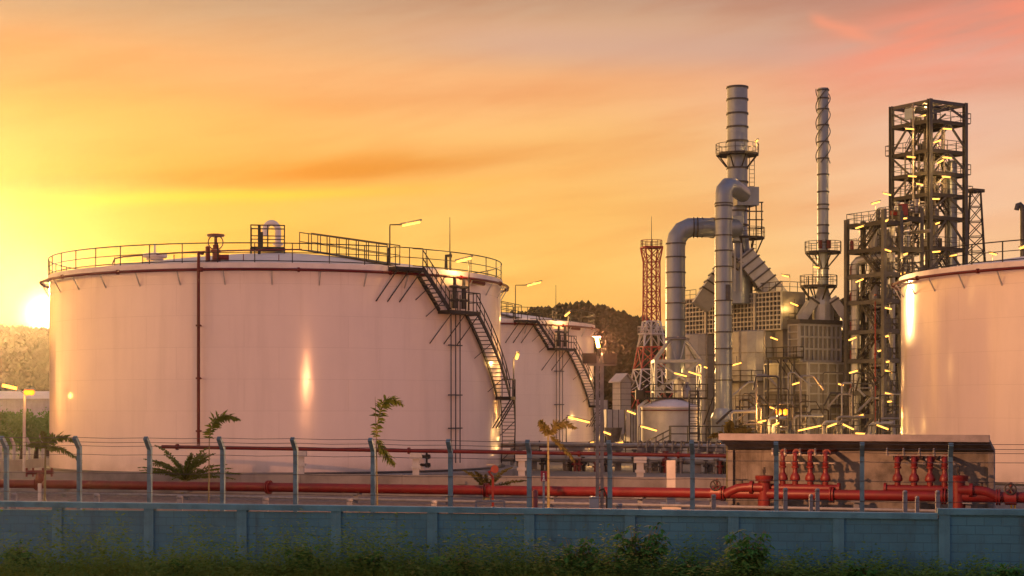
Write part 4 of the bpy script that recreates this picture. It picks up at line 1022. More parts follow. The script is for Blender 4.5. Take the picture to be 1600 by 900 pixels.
def make_stair_tower():
    Y = 186.0; C = G(1381, Y); la, lb = along(C, AX, 1407), along(C, BX, 1323)
    t = T('stair_tower', 'lower steel stair tower with zigzag flights left of the tallest tower', 'stair tower', C)
    zt = zat(336, Y); cs = [C, C + AX * la, C + AX * la + BX * lb, C + BX * lb]
    for k, p in enumerate(cs):
        mb = MB(); w = .44; mb.obox(p - AX * w / 2 - BX * w / 2, AX * w, BX * w, UP * (zt + (.6 if k < 2 else 0))); t.part(mb, 'column', 'grey_steel')
    lev = [343, 384, 424, 466, 513, 559, 610, 646]
    zl = [zat(y, Y) for y in lev]
    for k, z in enumerate(zl):
        mb = MB(); block(mb, C + BX * lb * .72, la, lb * .28, z - .08, z); block(mb, C, la, lb * .28, z - .08, z)
        block(mb, C + AX * (la * .55), la * .45, lb, z - .16, z - .085)
        for a, b in ((0, 1), (1, 2), (2, 3), (3, 0)): mb.bar(cs[a] + UP * (z - .3), cs[b] + UP * (z - .3), .22, .42)
        o = t.part(mb, 'deck', 'grey_steel' if k > 1 else 'dark_steel')
        r = MB(); railing(r, [cs[3] - BX * lb * .28 + UP * z, cs[3] + UP * z, cs[2] + UP * z, cs[1] + UP * z, cs[0] + UP * z] + ([cs[3] + UP * z] if k == 0 else []), 1.1, .03, 1.2); t.part(r, 'railing', 'dark_steel', o)
    for k in range(1, len(zl)):
        mb = MB(); far, near = cs[3] - BX * lb * .26, cs[0] + BX * lb * .26
        a, b = (far, near) if k % 2 else (near, far)
        stair_flight(mb, a + AX * .3 + UP * zl[k], b + AX * .3 + UP * zl[k - 1], AX, .8); t.part(mb, 'stair', 'dark_steel')
    mb = MB(); mb.bar(cs[3] - BX * .5 + UP * .2, C + BX * 1.0 + UP * zl[7], .25); t.part(mb, 'brace', 'grey_steel')
    for k in range(7): mb = MB(); mb.bar(cs[2] + UP * zl[k], cs[1] + UP * zl[k + 1], .15); t.part(mb, 'brace', 'grey_steel')
    # insulated lines that run up the tower
    mb = MB(); p = C + BX * lb * .88 + AX * .6
    mb.tube([p, p + UP * zat(408, Y), p + UP * (zat(402, Y)) + AX * .2 - BX * .3, p + UP * zat(400, Y) + AX * .5 - BX * 1.0, p + UP * zat(400, Y) - BX * 4.0 + AX * 1.4], .50, 18); t.part(mb, 'insulated_line', 'clad')
    mb = MB(); p = C + BX * lb * .70 + AX * 2.4; mb.tube([p, p + UP * zat(338, Y)], .58, 18); t.part(mb, 'insulated_line', 'clad')
    mb = MB(); p = C + BX * lb * .35 + AX * 3.2; mb.tube([p, p + UP * zat(338, Y)], .30, 14); t.part(mb, 'insulated_line', 'clad')
    mb = MB(); p = C + BX * 1.0 - AX * .3; mb.tube([p, p + UP * zat(470, Y)], .07, 8)
    for z in zl[3:]: mb.tube([p + UP * (z + .3), p + UP * (z + .5)], .15, 8)
    t.part(mb, 'fire_riser', 'red')
    for k in (1, 2, 3, 4, 5, 6):
        q = cs[3] - BX * .5 + UP * zl[k] + AX * .3; mb = MB(); mb.lathe(q, [(.22, 0), (.22, .9), (.08, 1.05)], 10); t.part(mb, 'extinguisher', 'red')
        for e in range(3):
            q = C + AX * (la * (.3 + .25 * e)) + BX * (lb * (.2 + .22 * e)) + UP * (zl[k] - .5 - .25 * e); mb = MB(); mb.tube([q - BX * 1.6, q + BX * 1.5, q + BX * 1.7 - UP * .3, q + BX * 1.7 - UP * 1.6], .06 + .04 * e, 8); t.part(mb, 'pipe_run', ('galv', 'clad', 'dark_steel')[e])
        q = C + AX * (la * .6) + BX * .8 + UP * zl[k]; mb = MB(); mb.lathe(q, [(.4, 0), (.4, .9), (.15, 1.2), (.15, 1.6)], 12); t.part(mb, 'equipment', 'grey_steel')
make_stair_tower()
def make_link_deck():
    # block of decks between the stair tower and the tallest tower
    Y = 190.0; C = G(1406, Y); la, lb = along(C, AX, 1440), 3.4
    t = T('pipe_gantry', 'crowded pipe gantry with red skid between the two steel towers', 'gantry', C)
    zl = [zat(y, Y) for y in (336, 384, 424, 480, 560, 620)]
    cs = [C, C + AX * la, C + AX * la + BX * lb, C + BX * lb]
    for p in cs:
        mb = MB(); mb.bar(p, p + UP * (zl[0] + (1.0)), .42); t.part(mb, 'column', 'grey_steel')
    rnd = random.Random(11)
    for k, z in enumerate(zl):
        mb = MB(); block(mb, C, la, lb, z - .12, z - .04)
        for a, b in ((0, 1), (1, 2), (2, 3), (3, 0)): mb.bar(cs[a] + UP * (z - .35), cs[b] + UP * (z - .35), .25, .5)
        o = t.part(mb, 'deck', 'dark_steel'); r = MB(); railing(r, [p + UP * z for p in cs], 1.1, .03, 1.3, closed=True); t.part(r, 'railing', 'dark_steel', o)
        for q in range(3):
            p = C + AX * rnd.uniform(.2, la - .6) + BX * rnd.uniform(.3, lb - .5) + UP * z; mb = MB()
            mb.lathe(p, [(.25, 0), (.25, .3), (.36, .35), (.36, 1.0), (.2, 1.15), (.2, 1.5), (.3, 1.55), (.3, 1.7)], 12); t.part(mb, 'valve_set', 'grey_steel' if q else 'clad')
        mb = MB()
        for q in range(4):
            p = C + AX * rnd.uniform(0, la) + BX * rnd.uniform(0, lb) + UP * (z - rnd.uniform(.9, 1.8)); mb.tube([p - BX * 2.4, p + BX * 1.8, p + BX * 2.1 - UP * .4, p + BX * 2.1 - UP * 2.2], rnd.uniform(.08, .2), 8)
        t.part(mb, 'pipe_run', 'clad' if k % 2 else 'galv')
    mb = MB(); p = C + AX * .2 - BX * .2 + UP * zl[0]; mb.obox(p, AX * .8, BX * .7, UP * 1.25); mb.obox(p - AX * .75 + BX * .6, AX * .8, BX * .6, UP * .5); t.part(mb, 'red_skid', 'red')
    mb = MB(); p = C + AX * 2.0 + BX * .6 + UP * (zl[0] + .6)
    for k in range(4): mb.tube([p + UP * .35 * k, p + AX * 2.2 + UP * (.35 * k + .1)], .12, 8)
    mb.tube([p + AX * 1.0 - UP * .2, p + AX * 1.0 + UP * 1.4], .4, 12); t.part(mb, 'exchanger', 'galv')
make_link_deck()
def lattice_mast(name, label, base, prof, rot, secs, brace_r=.05, leg_r=.09, platform_at=None, mats=('dark_red', 'white_steel'), top_rod=None, core=True):
    """prof: (z, half width) list; secs: z limits with their paint"""
    t = T(name, label, 'lattice mast', base); b = Vector(base)
    def hw(z):
        for (z0, w0), (z1, w1) in zip(prof, prof[1:]):
            if z0 <= z <= z1: return w0 + (w1 - w0) * (z - z0) / (z1 - z0)
        return prof[-1][1]
    def cr(z):
        w = hw(z) * 1.414; return [b + Vector((math.cos(rot + k * math.pi / 2) * w, math.sin(rot + k * math.pi / 2) * w, z)) for k in range(4)]
    for z0, z1, m in secs:
        mb = MB(); n = max(1, round((z1 - z0) / max(1.0, 2.1 * hw((z0 + z1) / 2))))
        for i in range(n):
            a, c = z0 + (z1 - z0) * i / n, z0 + (z1 - z0) * (i + 1) / n; A_, C_ = cr(a), cr(c)
            for k in range(4):
                mb.bar(A_[k], C_[k], leg_r * 2); mb.bar(A_[k], C_[(k + 1) % 4], brace_r * 2); mb.bar(A_[(k + 1) % 4], C_[k], brace_r * 2); mb.bar(C_[k], C_[(k + 1) % 4], brace_r * 2)
        if core: mb.tube([b + UP * z0, b + UP * z1], .16, 6)
        t.part(mb, 'mast_section', m)
    return t
def make_masts():
    Y = 262.0; b = G(1018, Y); z = lambda py: zat(py, Y)
    prof = [(0, 4.1), (z(612), 2.75), (z(540), 1.65), (z(500), 1.05), (z(398), 1.0), (z(386), 1.35)]
    t = lattice_mast('radio_mast', 'red and white banded lattice radio mast in front of the hill', b, prof, R_(45 + 12), [(0, z(612), 'mast_red'), (z(612), z(577), 'mast_white'), (z(577), z(542), 'mast_red'), (z(542), z(502), 'mast_white'), (z(502), z(386), 'mast_red')], .06, .11)
    for py, r, m in ((386, 1.6, 'mast_red'), (521, 2.1, 'mast_white')):
        mb = MB(); mb.lathe(b, [(r * .3, z(py) - .2), (r, z(py) - .2), (r, z(py)), (r * .3, z(py))], 12, smooth=False, caps=False); o = t.part(mb, 'platform', m)
        q = MB(); railing(q, [b + Vector((math.cos(k * math.pi / 6), math.sin(k * math.pi / 6), 0)) * r + UP * z(py) for k in range(12)], 1.0, .04, 1, closed=True); t.part(q, 'railing', m, o)
    mb = MB(); mb.tube([b + UP * z(386), b + UP * z(338)], [.08, .03], 6); t.part(mb, 'antenna', 'dark_steel')
    Y = 214.0; b = G(1524, Y); z = lambda py: zat(py, Y)
    t = lattice_mast('derrick_mast', 'dark slender lattice mast leaning against the tallest tower side', b, [(0, 2.0), (z(440), 1.25), (z(300), .62)], R_(25), [(0, z(440), 'dark_steel'), (z(440), z(300), 'dark_steel')], .05, .07, core=False)
    mb = MB(); block(mb, b - AX * 1.2 - BX * .8, 2.0, 1.6, z(301), z(296)); t.part(mb, 'top_plate', 'dark_steel')
make_masts()

# ---- small tank, vent house, low equipment
def make_small_tank():
    Y = 166.0; c = G(1047, Y); r = 45 / F * Y; zt = zat(637, Y)
    t = T('day_tank', 'small white dome topped tank with dark caged ladder below the framed duct', 'storage tank', c)
    mb = MB(); mb.lathe(c, [(r, 0), (r, zt)], 64, caps=False); t.part(mb, 'shell', 'white_steel')
    mb = MB(); mb.lathe(c, [(r + .08, zt - .02), (r + .08, zt + .1)] + [(r * (1 - i / 10), zt + .1 + .85 * (1 - (1 - i / 10) ** 2)) for i in range(1, 10)] + [(.01, zt + .95)], 64); t.part(mb, 'dome', 'roof_paint')
    mb = MB(); mb.ring(c + UP * (zt - .25), r + .14, .06, 64, 6); t.part(mb, 'spray_ring', 'red')
    z = zat(621, Y); mb = MB()
    mb.obox(c + Vector((-r + .2, -1.2, z - .18)), (r * 2 + .5, 0, 0), (0, 1.4, 0), (0, 0, .18))
    for x in (-1.9, -.6, .7, 2.0, 2.9): mb.bar(c + Vector((x, -1.15, z - .2)), c + Vector((x, -1.15, z - 1.3)), .08)
    mb.bar(c + Vector((-r + .2, -1.2, z - 1.25)), c + Vector((r + .6, -1.2, z - 1.25)), .08)
    o = t.part(mb, 'top_walkway', 'dark_steel')
    q = MB(); railing(q, [c + Vector((-r + .2, -1.2, z)), c + Vector((r + .7, -1.2, z)), c + Vector((r + .7, .2, z)), c + Vector((-r + .2, .2, z))], 1.25, .035, 1.0, closed=True); t.part(q, 'railing', 'dark_steel', o)
    mb = MB(); p = c + Vector((1.9, -r - .45, 0)); w = .42
    for dx in (-w, w):
        for dy in (0, -.7): mb.bar(p + Vector((dx, dy, 0)), p + Vector((dx, dy, zt + 1.6)), .07)
    k = 0.3
    while k < zt + 1.6: mb.bar(p + Vector((-w, 0, k)), p + Vector((w, 0, k)), .05); k += .35
    k = 2.0
    while k < zt + 1.6: mb.bar(p + Vector((-w, -.7, k)), p + Vector((w, -.7, k)), .06); mb.bar(p + Vector((-w, -.7, k)), p + Vector((-w, 0, k)), .05); mb.bar(p + Vector((w, -.7, k)), p + Vector((w, 0, k)), .05); k += .9
    mb.bar(p + Vector((1.9, .4, zt + 1.0)), p + Vector((1.0, .2, zt - 1.6)), .1); t.part(mb, 'caged_ladder', 'dark_steel')
    mb = MB(); mb.lathe(c + Vector((1.5, -.8, z)), [(.45, 0), (.45, .9), (.2, 1.2), (.2, 1.5)], 14); t.part(mb, 'vent_pot', 'galv')
    mb = MB(); mb.obox(c + Vector((-r - 0.6, -1.0, z - .2)), (.9, 0, 0), (0, .8, 0), (0, 0, .9)); t.part(mb, 'junction_box', 'dark_steel')
    mb = MB(); mb.tube([c + Vector((-r - .3, -1.0, 0)), c + Vector((-r - .3, -1.0, zt + .1)), c + Vector((-r + .5, -.6, zt + .7))], .16, 10); t.part(mb, 'vent_line', 'white_steel')
make_small_tank()
def make_stair_bridge():
    Y = 152.0; t = T('access_bridge', 'dark access stair and walkway with handrails before the small domed tank', 'walkway', G(1070, Y))
    z = zat(690, Y); a, b = G(1048, Y), G(1165, Y - 3)
    mb = MB(); d = (b - a); n = Vector((0, 1, 0)); mb.obox(a + UP * (z - .2), d, n * 1.3, UP * .2); o = t.part(mb, 'deck', 'dark_steel')
    for k in range(5): p = a.lerp(b, k / 4); mb = MB(); mb.bar(p + n * .6, p + n * .6 + UP * (z - .2), .2); t.part(mb, 'leg', 'dark_steel')
    r = MB(); 
    for q in (0, 1.3): railing(r, [a + n * q + UP * z, b + n * q + UP * z], 1.35, .045, 1.6)
    t.part(r, 'railing', 'dark_steel', o)
    mb = MB(); stair_flight(mb, G(1003, Y, .1), a + UP * z, n, 1.2); t.part(mb, 'stair', 'dark_steel')
make_stair_bridge()
def make_vent_house():
    Y = 212.0; t = T('vent_house', 'grey gable roofed intake house on ducting beside the pole', 'building', G(968, Y))
    C = G(970, Y); lb, la = along(C, BX, 957), along(C, AX, 986); z0, z1 = zat(652, Y), zat(596, Y)
    mb = MB(); block(mb, C, la, lb, 0, z1); w = t.part(mb, 'wall', 'white_wall')
    mb = MB(); face_ribs(mb, C, BX, lb, -AX, z0, z1 - .1, 1, 6, .05, .04); face_ribs(mb, C, AX, la, -BX, z0, z1 - .1, 1, 6, .05, .04); t.part(mb, 'panel_seam', 'grey_steel', w)
    e = .35; zr = zat(583, Y); q = [C - AX * e - BX * e, C + AX * (la + e) - BX * e, C + AX * (la + e) + BX * (lb + e), C - AX * e + BX * (lb + e)]
    m0, m1 = (q[0] + q[1]) / 2, (q[2] + q[3]) / 2; mb = MB()
    top = [q[0] + UP * z1, q[1] + UP * z1, m0 + UP * zr, q[3] + UP * z1, q[2] + UP * z1, m1 + UP * zr]; i = mb.add(top + [p - UP * .15 for p in top])
    for f in ((0, 2, 5, 3), (2, 1, 4, 5), (6, 9, 11, 8), (8, 11, 10, 7), (0, 6, 8, 2), (2, 8, 7, 1), (3, 5, 11, 9), (5, 4, 10, 11), (0, 3, 9, 6), (1, 7, 10, 4)): mb.face(tuple(i + k for k in f))
    i = mb.add([C + UP * z1, C + AX * la + UP * z1, (C + C + AX * la) / 2 + UP * (zr - .2)]); mb.face((i, i + 1, i + 2))
    t.part(mb, 'gable_roof', 'white_wall')
    t = T('gas_cooler', 'pale boxy cooling units and ducts below the gabled intake house', 'equipment', G(950, 205))
    for k, (px, x2, y0, y1, Yq) in enumerate(((948, 985, 640, 678, 206), (915, 950, 625, 668, 216), (985, 1003, 640, 690, 204))):
        C = G(px, Yq); mb = MB(); L = (x2 - px) / F * Yq; mb.obox(C + UP * zat(y1, Yq), Vector((L, .4, 0)), Vector((-.5, 4, 0)), UP * ((y1 - y0) / F * Yq)); o = t.part(mb, 'housing', 'white_wall')
        mb = MB(); 
        for i in range(5): mb.obox(C + Vector((L * i / 4 - .04, -.06 + .1 * i, zat(y1, Yq))), Vector((.09, 0, 0)), Vector((0, .07, 0)), UP * ((y1 - y0) / F * Yq))
        t.part(mb, 'panel_seam', 'grey_steel', o)
        mb = MB()
        for f in (.08, .9): mb.bar(C + Vector((L * f, .6, 0)), C + Vector((L * f, .6, zat(y1, Yq))), .25)
        t.part(mb, 'leg', 'grey_steel')
    mb = MB(); q = G(958, 203); mb.lathe(q, [(.5, zat(700, 203)), (.9, zat(680, 203)), (1.1, zat(668, 203))], 12); t.part(mb, 'hopper', 'galv')
make_vent_house()
def make_pipe_rack():
    Y0 = 118.0; t = T('pipe_rack', 'low pipe rack of concrete trestles and many lines behind the bund', 'pipe rack', G(960, Y0))
    A, B = G(780, 121), G(1190, 112)
    d = (B - A).normalized(); n = Vector((d.y, -d.x, 0)); L = (B - A).length
    for px in (812, 884, 945, 1003, 1040, 1090, 1128):
        p = line_pt(A, B, px); mb = MB(); 
        for o in (0, -2.2): mb.bar(p + n * o, p + n * o + UP * 1.4, .42)
        mb.bar(p + n * .4 + UP * 1.5, p - n * 2.6 + UP * 1.5, .4, .25); t.part(mb, 'trestle', 'concrete')
    rnd = random.Random(4)
    for k, (o, z, r, m) in enumerate(((-.3, 1.75, .11, 'galv'), (-.8, 1.73, .09, 'galv'), (-1.5, 1.78, .14, 'clad'), (-2.1, 1.72, .08, 'dark_red'), (.25, .85, .28, 'clad'), (-.7, .75, .18, 'galv'))):
        mb = MB(); mb.tube([A + n * o + UP * z, B + n * o + UP * z], r, 10); t.part(mb, 'pipe', m)
    for k in range(26):
        p = A + d * rnd.uniform(3, L - .5) + n * rnd.uniform(.3, .9); mb = MB(); h = rnd.uniform(.5, 1.5)
        mb.lathe(p, [(.12, 0), (.12, h * .5), (.24, h * .55), (.24, h * .7), (.1, h * .75), (.1, h), (.2, h + .02), (.2, h + .1)], 10); t.part(mb, 'valve', ('dark_steel', 'galv', 'grey_steel', 'dark_red')[k % 4])
    for k in range(12):
        p = A + d * (L * .55 + k * .62) + UP * 1.75 - n * .5; mb = MB(); mb.tube([p, p + UP * .3, p + n * .5 + UP * .35, p + n * .6 - UP * .6], .07, 6); t.part(mb, 'drop_line', 'galv')
    # second header further back
    t2 = T('header_pipe', 'dark red header pipe behind the slim red pipe at tank two base', 'pipe', G(900, 127))
    mb = MB(); mb.tube([P(776, 696, 128), P(1130, 697, 124)], .17, 10); t2.part(mb, 'pipe', 'dark_red')
    for px in (800, 898, 960, 1045): p = P(px, 696, 127); mb = MB(); mb.bar((p.x, p.y, 0), (p.x, p.y, p.z - .17), .25); t2.part(mb, 'pipe_support', 'concrete')
make_pipe_rack()
def make_plant_clutter():
    """ground level process skids that fill the foot of the plant"""
    rnd = random.Random(21)
    rows = [(1160, 178, 'process skid of pumps and grey pipe bends left of the ribbed heater boxes'), (1232, 172, 'process skid of valves and pipes in front of the ribbed heater boxes'),
            (1310, 176, 'process skid of pumps and pipes in front of the stair tower'), (1385, 174, 'process skid of pipe bends between stair tower and cut off tank')]
    for px, Y, lab in rows:
        t = T('process_skid', lab, 'process skid', G(px, Y), 'ground level process skids of the plant')
        c = G(px, Y); mb = MB(); mb.box(c + UP * .2, 4.4, 3.0, .4); t.part(mb, 'plinth', 'concrete')
        for k in range(3):
            x = -1.5 + 1.5 * k; h = rnd.uniform(1.4, 2.8); mb = MB(); p = c + Vector((x, rnd.uniform(-.8, .8), .4))
            mb.lathe(p, [(.45, 0), (.45, h * .6), (.2, h * .7), (.2, h), (.35, h + .05), (.35, h + .15)], 14); t.part(mb, 'vessel', ('clad', 'grey_steel', 'galv')[k])
        for k in range(4):
            mb = MB(); p = c + Vector((rnd.uniform(-2, 1), rnd.uniform(-1.3, 1.3), .4)); z = rnd.uniform(1.5, 3.4)
            mb.tube([p, p + UP * z, p + UP * (z + .2) + Vector((.25, 0, 0)), p + UP * (z + .2) + Vector((rnd.uniform(1.2, 3), 0, 0))], rnd.uniform(.08, .18), 8); t.part(mb, 'pipe', 'galv' if k % 2 else 'clad')
        for k in range(7):
            mb = MB(); p = c + Vector((rnd.uniform(-2.1, 2.0), rnd.uniform(-1.3, 1.3), .4)); z = rnd.uniform(3.2, 7.5); q = rnd.choice((-1, 1))
            mb.tube([p, p + UP * z, p + UP * (z + .15) + Vector((q * .2, 0, 0)), p + UP * (z + .15) + Vector((q * rnd.uniform(.6, 2.2), .3, 0)), p + UP * (z - 1.2) + Vector((q * 2.4, .3, 0))], rnd.uniform(.05, .14), 8); t.part(mb, 'pipe', ('galv', 'dark_steel', 'grey_steel', 'clad')[k % 4])
        mb = MB(); p = c + Vector((rnd.uniform(-1.5, .2), .8, 4.4)); mb.obox(p, (2.6, 0, 0), (0, .9, 0), (0, 0, .14)); o = t.part(mb, 'access_platform', 'dark_steel')
        r = MB(); railing(r, [p + UP * .14, p + Vector((2.6, 0, .14))], 1.1, .03, .85); t.part(r, 'platform_railing', 'dark_steel', o)
        for x in (.1, 2.5): mb = MB(); mb.bar(p + Vector((x, .4, -4.4)), p + Vector((x, .4, 0)), .13); t.part(mb, 'leg', 'grey_steel')
        r = MB(); railing(r, [c + Vector((-2.3, -1.6, .4)), c + Vector((2.3, -1.6, .4))], 2.2, .045, 1.1); t.part(r, 'railing', 'dark_steel')
make_plant_clutter()
def make_warehouse():
    Y = 330.0; t = T('warehouse', 'long white walled shed roofline behind the trees below the sun', 'building', G(20, Y))
    mb = MB(); a = G(-260, Y); mb.obox(a, Vector((420 / F * Y, 0, 0)), Vector((0, 30, 0)), UP * (zat(623, Y))); t.part(mb, 'wall', 'white_wall')
    mb = MB(); q0, q1 = a + Vector((-.6, -.8, zat(623, Y))), Vector((420 / F * Y + 1.2, 0, 0)); i = mb.add([q0, q0 + q1, q0 + q1 + Vector((0, 16, 1.6)), q0 + Vector((0, 16, 1.6)), q0 + Vector((0, 32, 0)), q0 + q1 + Vector((0, 32, 0))])
    for f in ((0, 1, 2, 3), (3, 2, 5, 4), (0, 3, 4), (1, 5, 2)): mb.face(tuple(i + k for k in f))
    t.part(mb, 'roof', 'roof_paint')
make_warehouse()
# crook topped pipe behind the cut off tank
t = T('crook_pipe', 'grey crook topped vent pipe at the far right above the tank rim', 'pipe', G(1597, 128))
mb = MB(); mb.tube([G(1598, 128), P(1598, 330, 128), P(1597, 323, 128), P(1594, 319.5, 128), P(1590, 321, 128), P(1588.5, 328, 128)], .2, 12); t.part(mb, 'pipe', 'grey_steel')

# ------------------------------------------------------------------ lamps
LG = 'lit tube lamps of the plant'
def point(name, loc, e, col, r, parent=None, spot=None, aim=None):
    d = bpy.data.lights.new(name, 'SPOT' if spot else 'POINT'); d.energy = e; d.color = col; d.shadow_soft_size = r
    if spot: d.spot_size = R_(spot); d.spot_blend = .5
    o = bpy.data.objects.new(name, d); COL.objects.link(o); o.location = loc
    if aim is not None: o.rotation_euler = (Vector(aim) - Vector(loc)).to_track_quat('-Z', 'Y').to_euler()
    if parent is not None:
        o.parent = parent; o.matrix_parent_inverse = Matrix.Translation(-Vector(parent.location))
    return o
def tube_lamp(x0, y0, x1, y1, Y, label, pole=None, r=.066, m='lamp_tube', group=LG, watt=260.0):
    a, b = P(x0, y0, Y), P(x1, y1, Y - .35); d = (b - a).normalized(); mid = (a + b) / 2
    t = T('tube_lamp', label, 'lamp', Vector((mid.x, mid.y, 0)) if pole == 'ground' else mid, group)
    mb = MB(); mb.tube([a, b], r, 10); t.part(mb, 'lamp_tube', m)
    mb = MB(); mb.bar(a - d * .1 + UP * (r + .05), b + d * .1 + UP * (r + .05), .2, .07); hd = t.part(mb, 'lamp_housing', 'galv')
    if pole is not None:
        mb = MB()
        if pole == 'ground': mb.tube([(a.x - .15, a.y, 0), (a.x - .15, a.y, a.z), a], .055, 6)
        elif isinstance(pole, tuple):
            p = Vector(pole); mb.tube([p, Vector((p.x, p.y, a.z - .1)), Vector((p.x, p.y, a.z + .0)) + (a - p).normalized() * .05, a + UP * .06], .045, 6)
        elif pole > 0: mb.bar(mid + UP * .12, mid + UP * (.12 + pole), .06)
        else: mb.bar(mid + Vector((0, .18, .1)), mid + Vector((0, .18, pole)), .05)
        t.part(mb, 'lamp_pole', 'dark_steel')
    point('lamp_light', mid - UP * .45 - Vector((0, .15, 0)), watt, (1.0, .52, .14), .1, t.o)
    return t
q = tpt(TC1, 26.3, TR, TH); tube_lamp(629, 352.5, 656, 347, q.y, 'lit tube lamp on a bent pole at the stair head of the largest tank', tuple(q))
q = tpt(TC1, 47.5, TR + .9, TH - 2.4); tube_lamp(714, 409, 736, 403.5, q.y, 'lit tube lamp above the middle stair landing of the largest tank', tuple(q))
q = tpt(TC2, 26.6, TR, TH); tube_lamp(824, 446.5, 845, 441, q.y, 'lit tube lamp on a bent pole atop the half hidden tank', tuple(q))
q = tpt(TC2, 47.5, TR + .9, TH - 2.4); tube_lamp(883, 494, 890, 488, q.y, 'short lit lamp over the stair landing of the half hidden tank', tuple(q))
q = tpt(TC1, 77.5, TR + .9, TH - 7.5); tube_lamp(807, 560, 809, 554, q.y, 'small lamp on a thin pole beside the lowest landing of the largest tank', tuple(q), .1)
